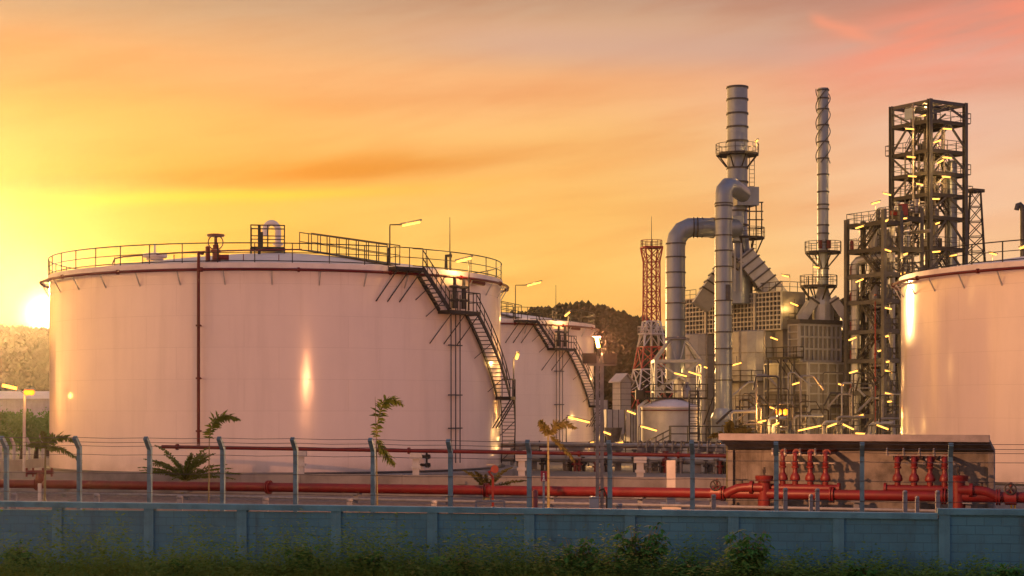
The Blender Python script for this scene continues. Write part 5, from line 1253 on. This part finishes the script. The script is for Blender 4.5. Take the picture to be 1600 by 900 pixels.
for row in [
    (888, 652, 921, 660, 126, 'bright tube lamp before the half hidden tank, above the small palm', 'ground'),
    (939, 673, 954, 679, 140, 'tube lamp just right of the tall floodlight pole', 'ground'),
    (923, 692, 927, 691, 128, 'tiny lamp at pipe level beside the floodlight pole, on its left', 'ground'),
    (963, 694, 973, 691, 128, 'tiny lamp at pipe level under the gabled intake house', 'ground'),
    (980, 642, 993, 647, 160, 'tube lamp at the roof edge left of the small domed tank', 'ground'),
    (1001, 666, 1026, 673, 154, 'long tube lamp against the wall of the small domed tank', 'ground'),
    (1054, 583, 1073, 588, 184, 'tube lamp under the white frame of the bent duct, nearer the small tank', .6),
    (1076, 581, 1095, 587, 188, 'tube lamp under the white frame, right corner', .6),
    (1092, 570, 1105, 575, 196, 'tube lamp between white frame and flared duct', .6),
    (1144, 571, 1158, 567, 198, 'tube lamp on the drum just right of the straight duct', .8),
    (1204, 527, 1215, 531, 198, 'tube lamp high on the right hand drum below the grid panels', .5),
    (1115, 697, 1126, 694, 140, 'small lamp at pipe rack level right of the access bridge', 'ground'),
    (1238, 601, 1252, 597, 186, 'tube lamp on the left face of the lower heater box', .8),
    (1203, 636, 1213, 640, 180, 'tube lamp just left of the bright orange floodlight', .5),
    (1184, 660, 1197, 657, 172, 'tube lamp low beside the flared duct base', 'ground'),
    (1207, 665, 1217, 661, 170, 'tube lamp directly below the bright orange floodlight', 'ground'),
    (1247, 673, 1283, 665, 166, 'longest tube lamp, over the shelter roof in front of the heater boxes', 'ground'),
    (1293, 667, 1307, 662, 170, 'tube lamp over the shelter roof, next right of the longest one', 'ground'),
    (1317, 663, 1334, 671, 168, 'tube lamp over the shelter roof at the stair tower foot, tilting down right', 'ground'),
    (1337, 677, 1351, 678, 164, 'lowest level tube lamp touching the shelter roof line', 'ground'),
    (1370, 664, 1388, 671, 168, 'tube lamp over the shelter roof nearest the cut off tank', 'ground'),
    (1336, 652, 1349, 648, 184, 'tube lamp under the lowest deck of the stair tower', .5),
    (1235, 473, 1247, 478, 200, 'tube lamp on the right side of the gridded furnace', .5),
    (1271, 417, 1280, 418.5, 194, 'tube lamp between the two platforms of the slim stack', .4),
    (1181, 222, 1184, 219, 204, 'small lamp on the platform rail of the tallest stack', -.9),
    (1415, 201, 1428, 202, 196, 'tube lamp under the top deck of the tallest tower, left bay', .3),
    (1473, 201, 1487, 202, 196, 'tube lamp under the top deck of the tallest tower, right bay', .3),
    (1417, 245, 1430, 246, 196, 'tube lamp under the second deck of the tallest tower, left bay', .3),
    (1473, 246, 1487, 247, 196, 'tube lamp under the second deck of the tallest tower, right bay', .3),
    (1419, 275, 1432, 276, 196, 'tube lamp under the third deck of the tallest tower, left bay', .3),
    (1472, 276, 1485, 277, 196, 'tube lamp under the third deck of the tallest tower, right bay', .3),
    (1440, 164, 1452, 163, 198, 'tube lamp below the roof beams of the tallest tower', .3),
    (1441, 181, 1446, 180, 198, 'small round lamp on the top deck of the tallest tower', None),
    (1459, 223, 1470, 219, 194, 'tilted lamp on the second deck rail of the tallest tower, right bay', -.6),
    (1465, 255, 1474, 250, 194, 'tilted lamp on the third deck rail of the tallest tower', -.6),
    (1432, 287, 1442, 289, 194, 'lamp on the fourth deck rail of the tallest tower', -.6),
    (1380, 302, 1392, 305, 188, 'lamp on a bracket outside the tallest tower left column', None),
    (1362, 319, 1375, 315, 184, 'tilted lamp on the roof rail of the stair tower', -.7),
    (1337, 357, 1349, 353, 183, 'tilted lamp on the topmost stair tower level', -.7),
    (1337, 441, 1349, 436, 183, 'tilted lamp on the third stair tower level', -.7),
    (1408, 342, 1417, 341, 188, 'lamp under the red skid of the pipe gantry', .3),
    (1384, 346, 1387, 344, 184, 'round lamp at the stair tower near column below the roof deck', .3),
    (1462, 350, 1468, 348, 193, 'lamp under the fifth deck of the tallest tower', .3),
    (1457, 311, 1468, 311, 193, 'lamp under the fourth deck of the tallest tower', .3),
    (1383, 390, 1392, 393, 184, 'lamp under the second stair tower level at its near column', .3),
    (1457, 394, 1469, 393, 192, 'lamp under the sixth deck of the tallest tower, near column', .3),
    (1412, 398, 1418, 396, 187, 'lamp deep in the pipe gantry above the tank rim', .3),
    (1484, 401, 1495, 398, 190, 'tilted lamp just over the cut off tank rim, right of the gantry', .3),
    (1546, 395, 1557, 398, 150, 'lamp above the cut off tank roof near the thin mast', -1.0),
    (1594, 388, 1600, 386, 125, 'lamp at the rim platform of the cut off tank by the crook pipe', None),
    (1326, 532, 1338, 527, 182, 'tilted lamp beside the stair tower, level with the upper heater box', -.7),
    (1327, 583, 1340, 579, 182, 'tilted lamp beside the stair tower, level with the lower heater box top', -.7),
    (1383, 481, 1393, 483, 182, 'lamp behind the near column of the stair tower, fourth level', .3),
    (1383, 579, 1394, 582, 182, 'lamp behind the near column of the stair tower, sixth level', .3),
    (1383, 614, 1396, 617, 182, 'lamp behind the near column of the stair tower, seventh level', .3),
    (1385, 566, 1389, 565, 182, 'round lamp at the stair tower near column, just under the sixth level', .3),
    (1372, 549, 1376, 548, 184, 'small lamp inside the stair tower above the sixth level', .3),
    (1384, 526, 1388, 525, 182, 'small lamp at the stair tower near column, fifth level', .3),
    (1387, 628, 1393, 627, 183, 'small lamp at the stair tower foot beside the cut off tank', .3),
    (1407, 428, 1414, 427, 121, 'small lamp at the rim edge of the cut off tank', None),
    (1310, 600, 1318, 602, 186, 'small lamp on the right face of the lower heater box', .4)]:
    tube_lamp(*row[:6], pole=row[6])
# lamp on a pole standing on the furnace roof
q = P(1234, 455, 199); tube_lamp(1222, 430, 1232, 432.5, 199, 'tube lamp on a pole above the furnace roof railing', (q.x, q.y, q.z))

def make_flood_pole():
    Y = 60.0; b = G(937, Y); t = T('floodlight_pole', 'tall lattice floodlight pole with two dark floodlights and one lit lamp', 'floodlight', b)
    mb = MB(); zt = zat(556, Y)
    for dx in (-.08, .08): mb.bar(b + Vector((dx, 0, 0)), b + Vector((dx, 0, zt)), .05, .12)
    k = .3
    while k < zt: mb.bar(b + Vector((-.08, 0, k)), b + Vector((.08, 0, k + .18)), .035); k += .3
    t.part(mb, 'pole', 'galv')
    for x in (918, 950):
        p = P(x - 8, 568, Y); mb = MB(); mb.obox(p + Vector((0, -.25, 0)), (.48, 0, 0), (0, .5, 0), (0, 0, .34)); mb.obox(p + Vector((-.02, -.29, .28)), (.52, 0, 0), (0, .56, 0), (0, 0, .07)); t.part(mb, 'floodlight_head', 'dark_steel')
    mb = MB(); mb.bar(P(917, 570, Y), P(963, 570, Y), .07); mb.bar(P(963, 570, Y), P(963, 552, Y), .05); t.part(mb, 'crossarm', 'galv')
    mb = MB(); a, c = P(932.2, 528, Y), P(935.2, 543, Y); mb.bar(a, c, .22, .10); t.part(mb, 'lit_lamp', 'lamp_hot')
    mb = MB(); mb.box(P(932, 525, Y), .3, .3, .06); t.part(mb, 'lamp_cap', 'dark_steel'); mb = MB(); mb.bar(P(935.2, 543, Y), P(936.5, 556, Y), .08); t.part(mb, 'lamp_neck', 'dark_steel')
    mb = MB(); mb.obox(P(921, 795, Y - .2), (.32, 0, 0), (0, .2, 0), (0, 0, .42)); t.part(mb, 'switch_box', 'hatch_box')
    mb = MB(); p = P(948, 800, Y - .15); mb.tube([p, p + UP * .5, p + Vector((-.1, 0, .8)), b + UP * 1.4], .035, 6); mb.tube([p + Vector((.12, 0, 0)), p + Vector((.12, 0, .9))], .05, 6); t.part(mb, 'cable', 'dark_steel')
    point('floodlight', b + Vector((.0, .45, zat(536, Y))), 14000, (1.0, .38, .14), .12, t.o)
make_flood_pole()
def make_street_lamp(label, px, py, Y, base_py, armx, e, m='lamp_orange', heads=((0, 0), (7, 0)), rr=.2):
    b = G(px, Y); t = T('street_lamp', label, 'street lamp', b, 'bright orange lamps on poles')
    mb = MB(); mb.tube([b, b + UP * (zat(py + 5, Y))], [.11, .08], 10); t.part(mb, 'pole', 'white_steel')
    for dx, dy in heads:
        p = P(px + dx, py + dy, Y - .3); mb = MB(); mb.lathe(p, [(.02, -rr), (rr * .8, -rr * .65), (rr, 0), (rr * .8, rr * .65), (.02, rr)], 14); t.part(mb, 'bulb', m)
        mb = MB(); mb.lathe(p + UP * .12 + Vector((0, .12, 0)), [(.24, 0), (.2, .12), (.05, .18)], 12); mb.bar(p + UP * .2 + Vector((0, .12, 0)), b + UP * zat(py, Y), .05); t.part(mb, 'shade', 'galv')
    point('lamp_light', P(px + heads[0][0], py + 5, Y - .6), e, (1.0, .40, .08), .15, t.o)
    if armx:
        a, c = P(px + armx[0], py + armx[1], Y), P(px + armx[2], py + armx[3], Y); mb = MB(); mb.tube([a, c], .1, 10); t.part(mb, 'tube', 'lamp_tube'); mb = MB(); mb.bar(c, b + UP * zat(py + 2, Y), .06); t.part(mb, 'arm', 'galv')
    return t
make_street_lamp('tall pale street lamp with glowing orange bulb at the far left', 38, 613, 106, 720, (-34, -11, -12, -6), 90, heads=((4, 0), (11, 0)))
make_street_lamp('bright orange floodlight burning at the foot of the ribbed heater boxes', 1214, 644, 176, 690, None, 2200, heads=((3, 0), (13, 0)), rr=.32)

# ------------------------------------------------------------------ small yard furniture
def marker_post(px, ty, Y, label, w=.16, m='post_grey', grp='pale marker posts in the gravel yard'):
    b = G(px, Y); z = zat(ty, Y); t = T('marker_post', label, 'marker post', b, grp)
    mb = MB(); mb.bar(b - UP * .1, b + UP * (z - .12), w); t.part(mb, 'shaft', m)
    mb = MB(); mb.lathe(b, [(w * .5, z - .12), (w * .62, z - .1), (w * .62, z - .04), (w * .3, z)], 10); t.part(mb, 'cap', m)
for a in [(1227, 762, 57, 'thin pale post in front of the warm lit manifold, left one', .13), (1277, 763, 57, 'thin pale post in front of the warm lit manifold, right one', .13),
          (1414, 766, 56, 'thin pale post in front of the shadowed manifold, left one', .13), (1465, 766, 56, 'thin pale post in front of the shadowed manifold, right one', .13),
          (1267, 772, 59, 'short blue grey stub before the warm lit manifold', .12), (1433, 775, 58, 'short blue grey stub before the shadowed manifold', .12),
          (22, 770, 66, 'round topped stub post just right of the leftmost fence post', .2), (151, 771, 66, 'round topped stub post right of the second fence post', .2), (281, 774, 66, 'round topped stub post below the fan palm', .2),
          (415, 777, 66, 'round topped stub post left of the fifth fence post', .2), (546, 779, 66, 'round topped stub post left of the sixth fence post', .2), (678, 782, 65, 'round topped stub post left of the seventh fence post', .2),
          (967, 786, 58, 'round topped stub post right of the floodlight pole', .2), (1115, 772, 58, 'pale stub post near the shelter corner', .14)]:
    marker_post(*a[:4], w=a[4])
def make_hydrants():
    b = G(770, 73.5); t = T('fire_monitor', 'red fire monitor on a thin stand with a white guard frame', 'fire monitor', b)
    mb = MB(); mb.tube([b, b + UP * zat(745, 73.5)], .055, 8); t.part(mb, 'stand', 'red')
    mb = MB(); c = P(773, 733, 73.3); mb.tube([c + Vector((0, -.12, 0)), c + Vector((0, .12, 0))], .17, 16); mb.tube([c, c + Vector((-.25, 0, -.12)), b + UP * zat(746, 73.5)], .06, 8); t.part(mb, 'hose_reel', 'red')
    mb = MB(); mb.box(P(766, 726, 73.5), .3, .25, .05); t.part(mb, 'hood', 'galv')
    b2 = G(766, 59); t = T('guard_frame', 'low white rectangular guard frame at the foot of the fire monitor', 'guard rail', b2)
    mb = MB(); x0, x1, z1 = -.48, .48, zat(783, 59)
    mb.bar(b2 + Vector((x0, 0, -.1)), b2 + Vector((x0, 0, z1)), .07); mb.bar(b2 + Vector((x1, 0, -.1)), b2 + Vector((x1, 0, z1)), .07); mb.bar(b2 + Vector((x0, 0, z1)), b2 + Vector((x1, 0, z1)), .08); mb.bar(b2 + Vector((x0, 0, z1 - .22)), b2 + Vector((x1, 0, z1 - .22)), .06); t.part(mb, 'rail', 'post_grey')
    b = G(62, 79.0); t = T('hydrant_stand', 'red hydrant manifold with outlets on a pale stand at far left', 'hydrant', b)
    mb = MB(); mb.bar(b, b + UP * zat(752, 79), .14); t.part(mb, 'stand', 'white_steel')
    mb = MB(); z = zat(738, 79); mb.tube([b + Vector((-.62, 0, z)), b + Vector((.62, 0, z))], .10, 10); mb.lathe(b, [(.1, z - .5), (.2, z - .35), (.2, z - .2), (.12, z)], 10)
    for x in (-.6, -.3, .15, .55): mb.tube([b + Vector((x, 0, z - .2)), b + Vector((x, 0, z + .2))], .05, 8)
    t.part(mb, 'manifold', 'red')
    b = G(849.5, 59); t = T('notice_sign', 'small red notice with a white figure on a grey post', 'sign', b)
    mb = MB(); mb.bar(b, b + UP * zat(737, 59), .07); t.part(mb, 'post', 'hatch_box')
    mb = MB(); mb.obox(P(845, 752, 58.94), (10 / F * 59, 0, 0), (0, .03, 0), (0, 0, 16 / F * 59)); s = t.part(mb, 'board', 'sign_red')
    mb = MB(); p = P(849.6, 747.5, 58.925); mb.box(p + UP * .04, .055, .01, .14); mb.lathe(p + UP * .15, [(.01, -.03), (.035, 0), (.01, .03)], 8); mb.box(p - UP * .06, .11, .01, .035); t.part(mb, 'pictogram', 'sign_white', s)
    b = G(836, 58); t = T('red_bollard', 'short dark red bollard right of the eighth fence post', 'bollard', b)
    mb = MB(); mb.lathe(b, [(.10, -.1), (.10, zat(768, 58)), (.06, zat(766, 58)), (.01, zat(765, 58))], 12); mb.build('x', 'dark_red') if False else t.part(mb, 'shaft', 'dark_red')
    b = G(1583, 68.5); t = T('yellow_bollard', 'yellow hoop bollard at the far right edge', 'bollard', b)
    mb = MB(); z = zat(775, 68.5)
    mb.tube([b + Vector((-.07, 0, -.1)), b + Vector((-.07, 0, z - .08)), b + Vector((-.05, 0, z - .02)), b + Vector((0, 0, z)), b + Vector((.05, 0, z - .02)), b + Vector((.07, 0, z - .08)), b + Vector((.07, 0, -.1))], .04, 8); t.part(mb, 'hoop', 'yellow')
make_hydrants()

# ------------------------------------------------------------------ plants
def frond(mb, p0, d, L, droop, n=24, lw=.34, lt=.042, hang=.45, rnd=random):
    """leaf rachis with paired leaflets; returns rachis points"""
    p0, d = Vector(p0), Vector(d).normalized(); pts = []
    for i in range(n + 1):
        t = i / n; pts.append(p0 + d * L * t + Vector(droop) * L * t * t)
    for i in range(2, n + 1):
        t = i / n; tg = (pts[i] - pts[i - 1]).normalized(); s = tg.cross(UP)
        if s.length < .05: s = Vector((1, 0, 0))
        s.normalize(); l = lw * math.sin(math.pi * min(1, .12 + t * .84)) ** .6
        nb = tg.cross(s).normalized()
        for sg in (-1, 1):
            for q in range(3):
                ra = rnd.uniform(-1.15, 1.15); sv = s * math.cos(ra) + nb * math.sin(ra)
                o = pts[i - 1].lerp(pts[i], q * .33 + rnd.uniform(0, .25)); e = o + (sv * sg * .8 + tg * .5 - UP * hang * rnd.uniform(.5, 1.5)).normalized() * l * rnd.uniform(.75, 1.15)
                w = tg * lt; m = o.lerp(e, .5) + UP * l * .08
                i0 = mb.add([o - w * .5, m - w, e, m + w, o + w * .5]); mb.face((i0, i0 + 1, i0 + 2, i0 + 3, i0 + 4))
    return pts
def palm(label, base, top, fronds, stem_r=.05, mat_l='leaf_palm', name='palm', bend=0.0, grp='palms in the yard'):
    b, tp = Vector(base), Vector(top); t = T(name, label, 'palm', b, grp); rnd = random.Random(hash(label) % 999)
    rnd = random.Random(sum(map(ord, label)))
    mb = MB(); pts = [b.lerp(tp, i / 8) + Vector((math.sin(i / 8 * math.pi) * bend, 0, 0)) for i in range(9)]
    mb.tube(pts, [stem_r * (1.3 - .6 * i / 8) for i in range(9)], 7); t.part(mb, 'trunk', 'stem')
    lf = MB(); rc = MB()
    for off, d, L, dr, lw in fronds:
        q = frond(lf, tp + Vector(off), d, L, dr, lw=lw, rnd=rnd); rc.tube(q, [.022 * (1 - .7 * i / (len(q) - 1)) for i in range(len(q))], 5, caps=False)
    t.part(lf, 'crown', mat_l); t.part(rc, 'leaf_stalk', 'stem')
px70 = 70 / F
palm('thin palm with one arching frond before the fan palm', G(326, 70), P(327, 690, 70), [((0, 0, 0), (.05, 0, 1), 3.0, (.36, .05, -.70), .44)], .028)
palm('thin tall palm with one arching and one hanging frond before the largest tank', G(590, 70), P(588, 690, 70),
     [((0, 0, 0), (.03, 0, 1), 4.9, (.19, .04, -.70), .46), ((.05, -.05, .1), (.4, -.1, -.7), .95, (.25, 0, -.25), .44), ((0, 0, .2), (-.03, 0, 1), 1.6, (0, 0, 0), .02)], .03)
palm('young palm with dry golden fronds right of the notice sign', G(857, 70), P(856.5, 681, 70), [((0, 0, 0), (-.28, 0, 1), .75, (-.2, 0, -.15), .30), ((0, 0, 0), (.4, 0, .9), 1.9, (.2, 0, -.75), .36), ((.05, 0, 0), (.6, 0, -.25), .95, (.15, 0, -.7), .30)], .05, 'leaf_dry')
palm('windblown palm at the far left tank edge', G(70, 74), P(71, 700, 74), [((0, 0, 0), (.45, 0, .9), 1.9, (.2, 0, -.75), .38), ((0, 0, -.1), (.5, 0, .5), 1.3, (.5, 0, -1.1), .32), ((0, 0, 0), (-.1, 0, 1), .9, (-.05, 0, -.2), .26), ((0, 0, 0), (-.5, .2, .7), .9, (-.4, 0, -.7), .28)], .045)
palm('palm standing behind the shelter corner', G(1137, 79), P(1136, 682, 79), [((0, 0, 0), (.8, 0, .5), 1.6, (.2, 0, -.5), .34), ((0, 0, 0), (.1, 0, 1), 1.0, (.1, 0, -.3), .34), ((0, 0, 0), (-.7, 0, .6), .8, (-.3, 0, -.7), .3), ((0, 0, 0), (.5, -.3, .9), 1.3, (.4, 0, -.6), .34)], .06, 'leaf_dry')
def fan_palm(label, base, topz, n, L, spread, ml):
    b = Vector(base); fr = []; rnd = random.Random(sum(map(ord, label)))
    for k in range(n):
        a = 2 * math.pi * k / n + rnd.uniform(-.2, .2); e = rnd.choice([rnd.uniform(.4, 1.1), rnd.uniform(1.1, 4.0)]); fr.append(((0, 0, 0), (math.cos(a) * spread, math.sin(a) * spread, e), L * rnd.uniform(.75, 1.1), (math.cos(a) * .25, math.sin(a) * .3, -.34), .17))
    palm(label, b, b + UP * topz, fr, .16, ml, 'fan_palm')
fan_palm('bushy fan palm in front of the largest tank, behind the fire main', G(289, 84.4), .75, 30, 2.6, 1.0, 'leaf_palm')
fan_palm('bushy date palm beside the fire monitor', G(760, 79.5), .35, 18, 1.85, 1.2, 'leaf_dry')

def tree(label, base, h, w, grp, seed):
    b = Vector(base); t = T('tree', label, 'tree', b, grp); rnd = random.Random(seed)
    mb = MB(); mb.tube([b, b + UP * h * .35 + Vector((.1, 0, 0)), b + UP * h * .75], [.22, .15, .06], 8)
    for k in range(5):
        a = rnd.uniform(0, 6.28); p = b + UP * h * rnd.uniform(.3, .55); mb.tube([p, p + Vector((math.cos(a) * w * .5, math.sin(a) * w * .5, h * .25))], [.1, .03], 6)
    t.part(mb, 'trunk', 'bark'); lf = MB()
    for c in range(26):
        a = rnd.uniform(0, 6.28); rr = w * rnd.random() ** .5; cc = b + Vector((math.cos(a) * rr, math.sin(a) * rr, h * rnd.uniform(.32, .95))); cs = rnd.uniform(.4, .9)
        for q in range(70):
            o = cc + Vector((rnd.gauss(0, cs * .5), rnd.gauss(0, cs * .5), rnd.gauss(0, cs * .4))); u = Vector((rnd.uniform(-1, 1), rnd.uniform(-1, 1), rnd.uniform(-1, 1))).normalized() * .16; v = u.orthogonal().normalized() * .09
            i0 = lf.add([o - u, o + v, o + u, o - v]); lf.face((i0, i0 + 1, i0 + 2, i0 + 3))
    t.part(lf, 'crown', 'leaf_green')
for k, (px, py, Y, w, lab) in enumerate([(10, 643, 150, 2.3, 'broad dark tree at the extreme left behind the pale fence posts'), (34, 656, 145, 1.7, 'low rounded tree behind the street lamp'), (56, 650, 148, 1.8, 'dark tree between the street lamp and the largest tank'), (74, 642, 156, 1.8, 'taller dark tree touching the largest tank edge'), (-30, 640, 152, 2.4, 'tree just beyond the left picture edge')]):
    tree(lab, G(px, Y), zat(py, Y), w, 'dark trees below the sun', 40 + k)

def shrub(label, base, h, w, seed, lean=(0, 0), grp='shrubs growing against the blue wall'):
    b = Vector(base); t = T('shrub', label, 'shrub', b, grp); rnd = random.Random(seed); st = MB(); lf = MB()
    for k in range(int(16 + 12 * w)):
        a = rnd.uniform(0, 6.28); e = b + Vector((math.cos(a) * w * rnd.uniform(.2, .8) + lean[0], math.sin(a) * .35 * rnd.random(), h * rnd.uniform(.55, 1.0)))
        m = b.lerp(e, .5) + Vector((rnd.uniform(-.1, .1), 0, .12)); st.tube([b + Vector((rnd.uniform(-.12, .12), 0, 0)), m, e], [.016, .012, .006], 5)
        for q in range(9):
            f = rnd.uniform(.4, 1.0); p = b.lerp(e, f) + Vector((rnd.gauss(0, .07), rnd.gauss(0, .06), rnd.gauss(0, .05)))
            ax = Vector((rnd.uniform(-1, 1), rnd.uniform(-1, .3), rnd.uniform(-.5, .4))).normalized(); c0 = p + ax * .12
            st.tube([p, c0], .004, 3, caps=False)
            for j in range(6):
                aa = (j - 2.5) * .55; side = ax.cross(UP).normalized(); dd = (ax * math.cos(aa) + side * math.sin(aa) - UP * rnd.uniform(.15, .65)).normalized(); l = rnd.uniform(.12, .24)
                wv = dd.cross(UP)
                wv = wv.normalized() * l * .16 if wv.length > .01 else Vector((.02, 0, 0)); i0 = lf.add([c0, c0 + dd * l * .5 + wv, c0 + dd * l, c0 + dd * l * .5 - wv]); lf.face((i0, i0 + 1, i0 + 2, i0 + 3))
    t.part(st, 'stem', 'stem'); t.part(lf, 'foliage', 'leaf_shrub')
for k, a in enumerate([(995, 817, 41.6, .85, 'tallest leafy shrub against the blue wall, right of the floodlight pole', (.12, 0)), (905, 838, 41.2, .70, 'broad leafy shrub left of the tallest shrub', (0, 0)), (1165, 828, 41.0, .85, 'open leafy shrub on thin stems below the warm lit manifold', (0, 0)),
                       (950, 862, 40.8, .6, 'low shrub between the two leafiest shrubs', (0, 0)), (480, 852, 42.0, .45, 'small spindly shrub below the fifth fence post', (0, 0)), (575, 858, 41.6, .45, 'small spindly shrub below the sixth fence post', (0, 0)), (28, 850, 43.0, .35, 'thin weed bush at the far left of the wall', (0, 0)), (280, 868, 42.2, .4, 'small weed bush below the fan palm', (0, 0)), (1345, 884, 40.4, .4, 'low weed bush below the shadowed manifold', (0, 0)), (1570, 884, 40.4, .4, 'low weed bush at the far right of the wall', (0, 0)), (720, 868, 41.2, .5, 'low weed bush below the seventh fence post', (0, 0)), (1080, 876, 40.8, .5, 'low weed bush between the tallest shrub and the open shrub', (0, 0))]):
    px, py, Y, w, lab, ln = a; shrub(lab, G(px, Y), max(.3, zat(py, Y)), w, 60 + k, ln)
def make_grass():
    rnd = random.Random(9); mb = MB()
    from mathutils import noise as mn
    for k in range(30000):
        Y = rnd.uniform(39.3, 44.8); px = rnd.uniform(-60, 1660); b = G(px, Y); 
        if (b - WA).dot(wn) < .35: continue
        d = .5 + .5 * mn.noise(Vector((px / 90, Y * .8, 0))); left = max(.35, 1.05 - max(0, px - 900) / 1200)
        h = (.14 + .42 * d * rnd.random()) * left * 1.15; a = rnd.uniform(0, 6.28); w = Vector((math.cos(a), math.sin(a), 0)) * rnd.uniform(.008, .016); l = Vector((rnd.gauss(0, .12), rnd.gauss(0, .08), 0)) * h * 2
        i0 = mb.add([b - w, b + w, b + l * .4 + UP * h * .6 + w * .7, b + l + UP * h, b + l * .4 + UP * h * .6 - w * .7]); mb.face((i0, i0 + 1, i0 + 2, i0 + 3, i0 + 4))
    mb.build('grass', 'leaf_grass', label='rough green grass along the foot of the blue wall', cat='grass', kind='stuff')
    mb = MB()
    for k in range(5600):
        Y = rnd.uniform(39.6, 44.6); px = rnd.uniform(-60, 1660); b = G(px, Y)
        if (b - WA).dot(wn) < .35: continue
        f = (.45 + .75 * max(0, .5 + .9 * mn.noise(Vector((px / 70, Y * .5, 7)))) + .35 * mn.noise(Vector((px / 22, Y, 2)))) * max(.5, 1.1 - max(0, px - 700) / 1600); H_ = max(.12, rnd.uniform(.4, 1.4) * f); big = 1.7 if rnd.random() < .4 else 1.0
        for q in range(18):
            p = b + Vector((rnd.gauss(0, .09), rnd.gauss(0, .07), H_ * (q + 1) / 18)); a = rnd.uniform(0, 6.28); u = Vector((math.cos(a), math.sin(a), rnd.uniform(-.3, .5))).normalized() * rnd.uniform(.05, .10) * big; v = u.cross(UP).normalized() * .024 * big
            i0 = mb.add([p, p + u * .5 + v, p + u, p + u * .5 - v]); mb.face((i0, i0 + 1, i0 + 2, i0 + 3))
    mb.build('weeds', 'leaf_green', label='leafy weeds mixed through the grass below the blue wall', cat='weeds', kind='stuff')
    mb = MB()
    for k in range(900):
        c = rnd.choice([95, 300, 420, 520, 590, 820, 870, 1060]); px = rnd.gauss(c, 14); Y = rnd.uniform(60, 64); p = G(px, Y, .0); 
        for q in range(4): 
            u = Vector((rnd.uniform(-.1, .1), rnd.uniform(-.05, .05), rnd.uniform(.12, .42))); w = Vector((.012, 0, 0)); i0 = mb.add([p - w, p + w, p + u]); mb.face((i0, i0 + 1, i0 + 2))
    mb.build('yard_tufts', 'leaf_palm', label='yellow green tufts of grass scattered on the gravel yard', cat='grass', kind='stuff')
make_grass()

# ------------------------------------------------------------------ evening haze round the whole site
def make_haze():
    mb = MB(); mb.obox((-760, -60, -2.0), (1520, 0, 0), (0, 1260, 0), (0, 0, 108))
    m = bpy.data.materials.new('haze'); m.use_nodes = True; nt = m.node_tree
    nt.nodes.remove(nt.nodes['Principled BSDF'])
    v = nt.nodes.new('ShaderNodeVolumePrincipled'); v.inputs['Color'].default_value = (1, .93, .85, 1)
    v.inputs['Density'].default_value = HAZE; v.inputs['Anisotropy'].default_value = .91
    nt.links.new(v.outputs[0], nt.nodes['Material Output'].inputs['Volume'])
    MATS['haze'] = m
    mb.build('haze', m, label='thin warm evening haze over the whole site', cat='haze', kind='stuff')
HAZE = 0.00008
if HAZE > 0: make_haze()
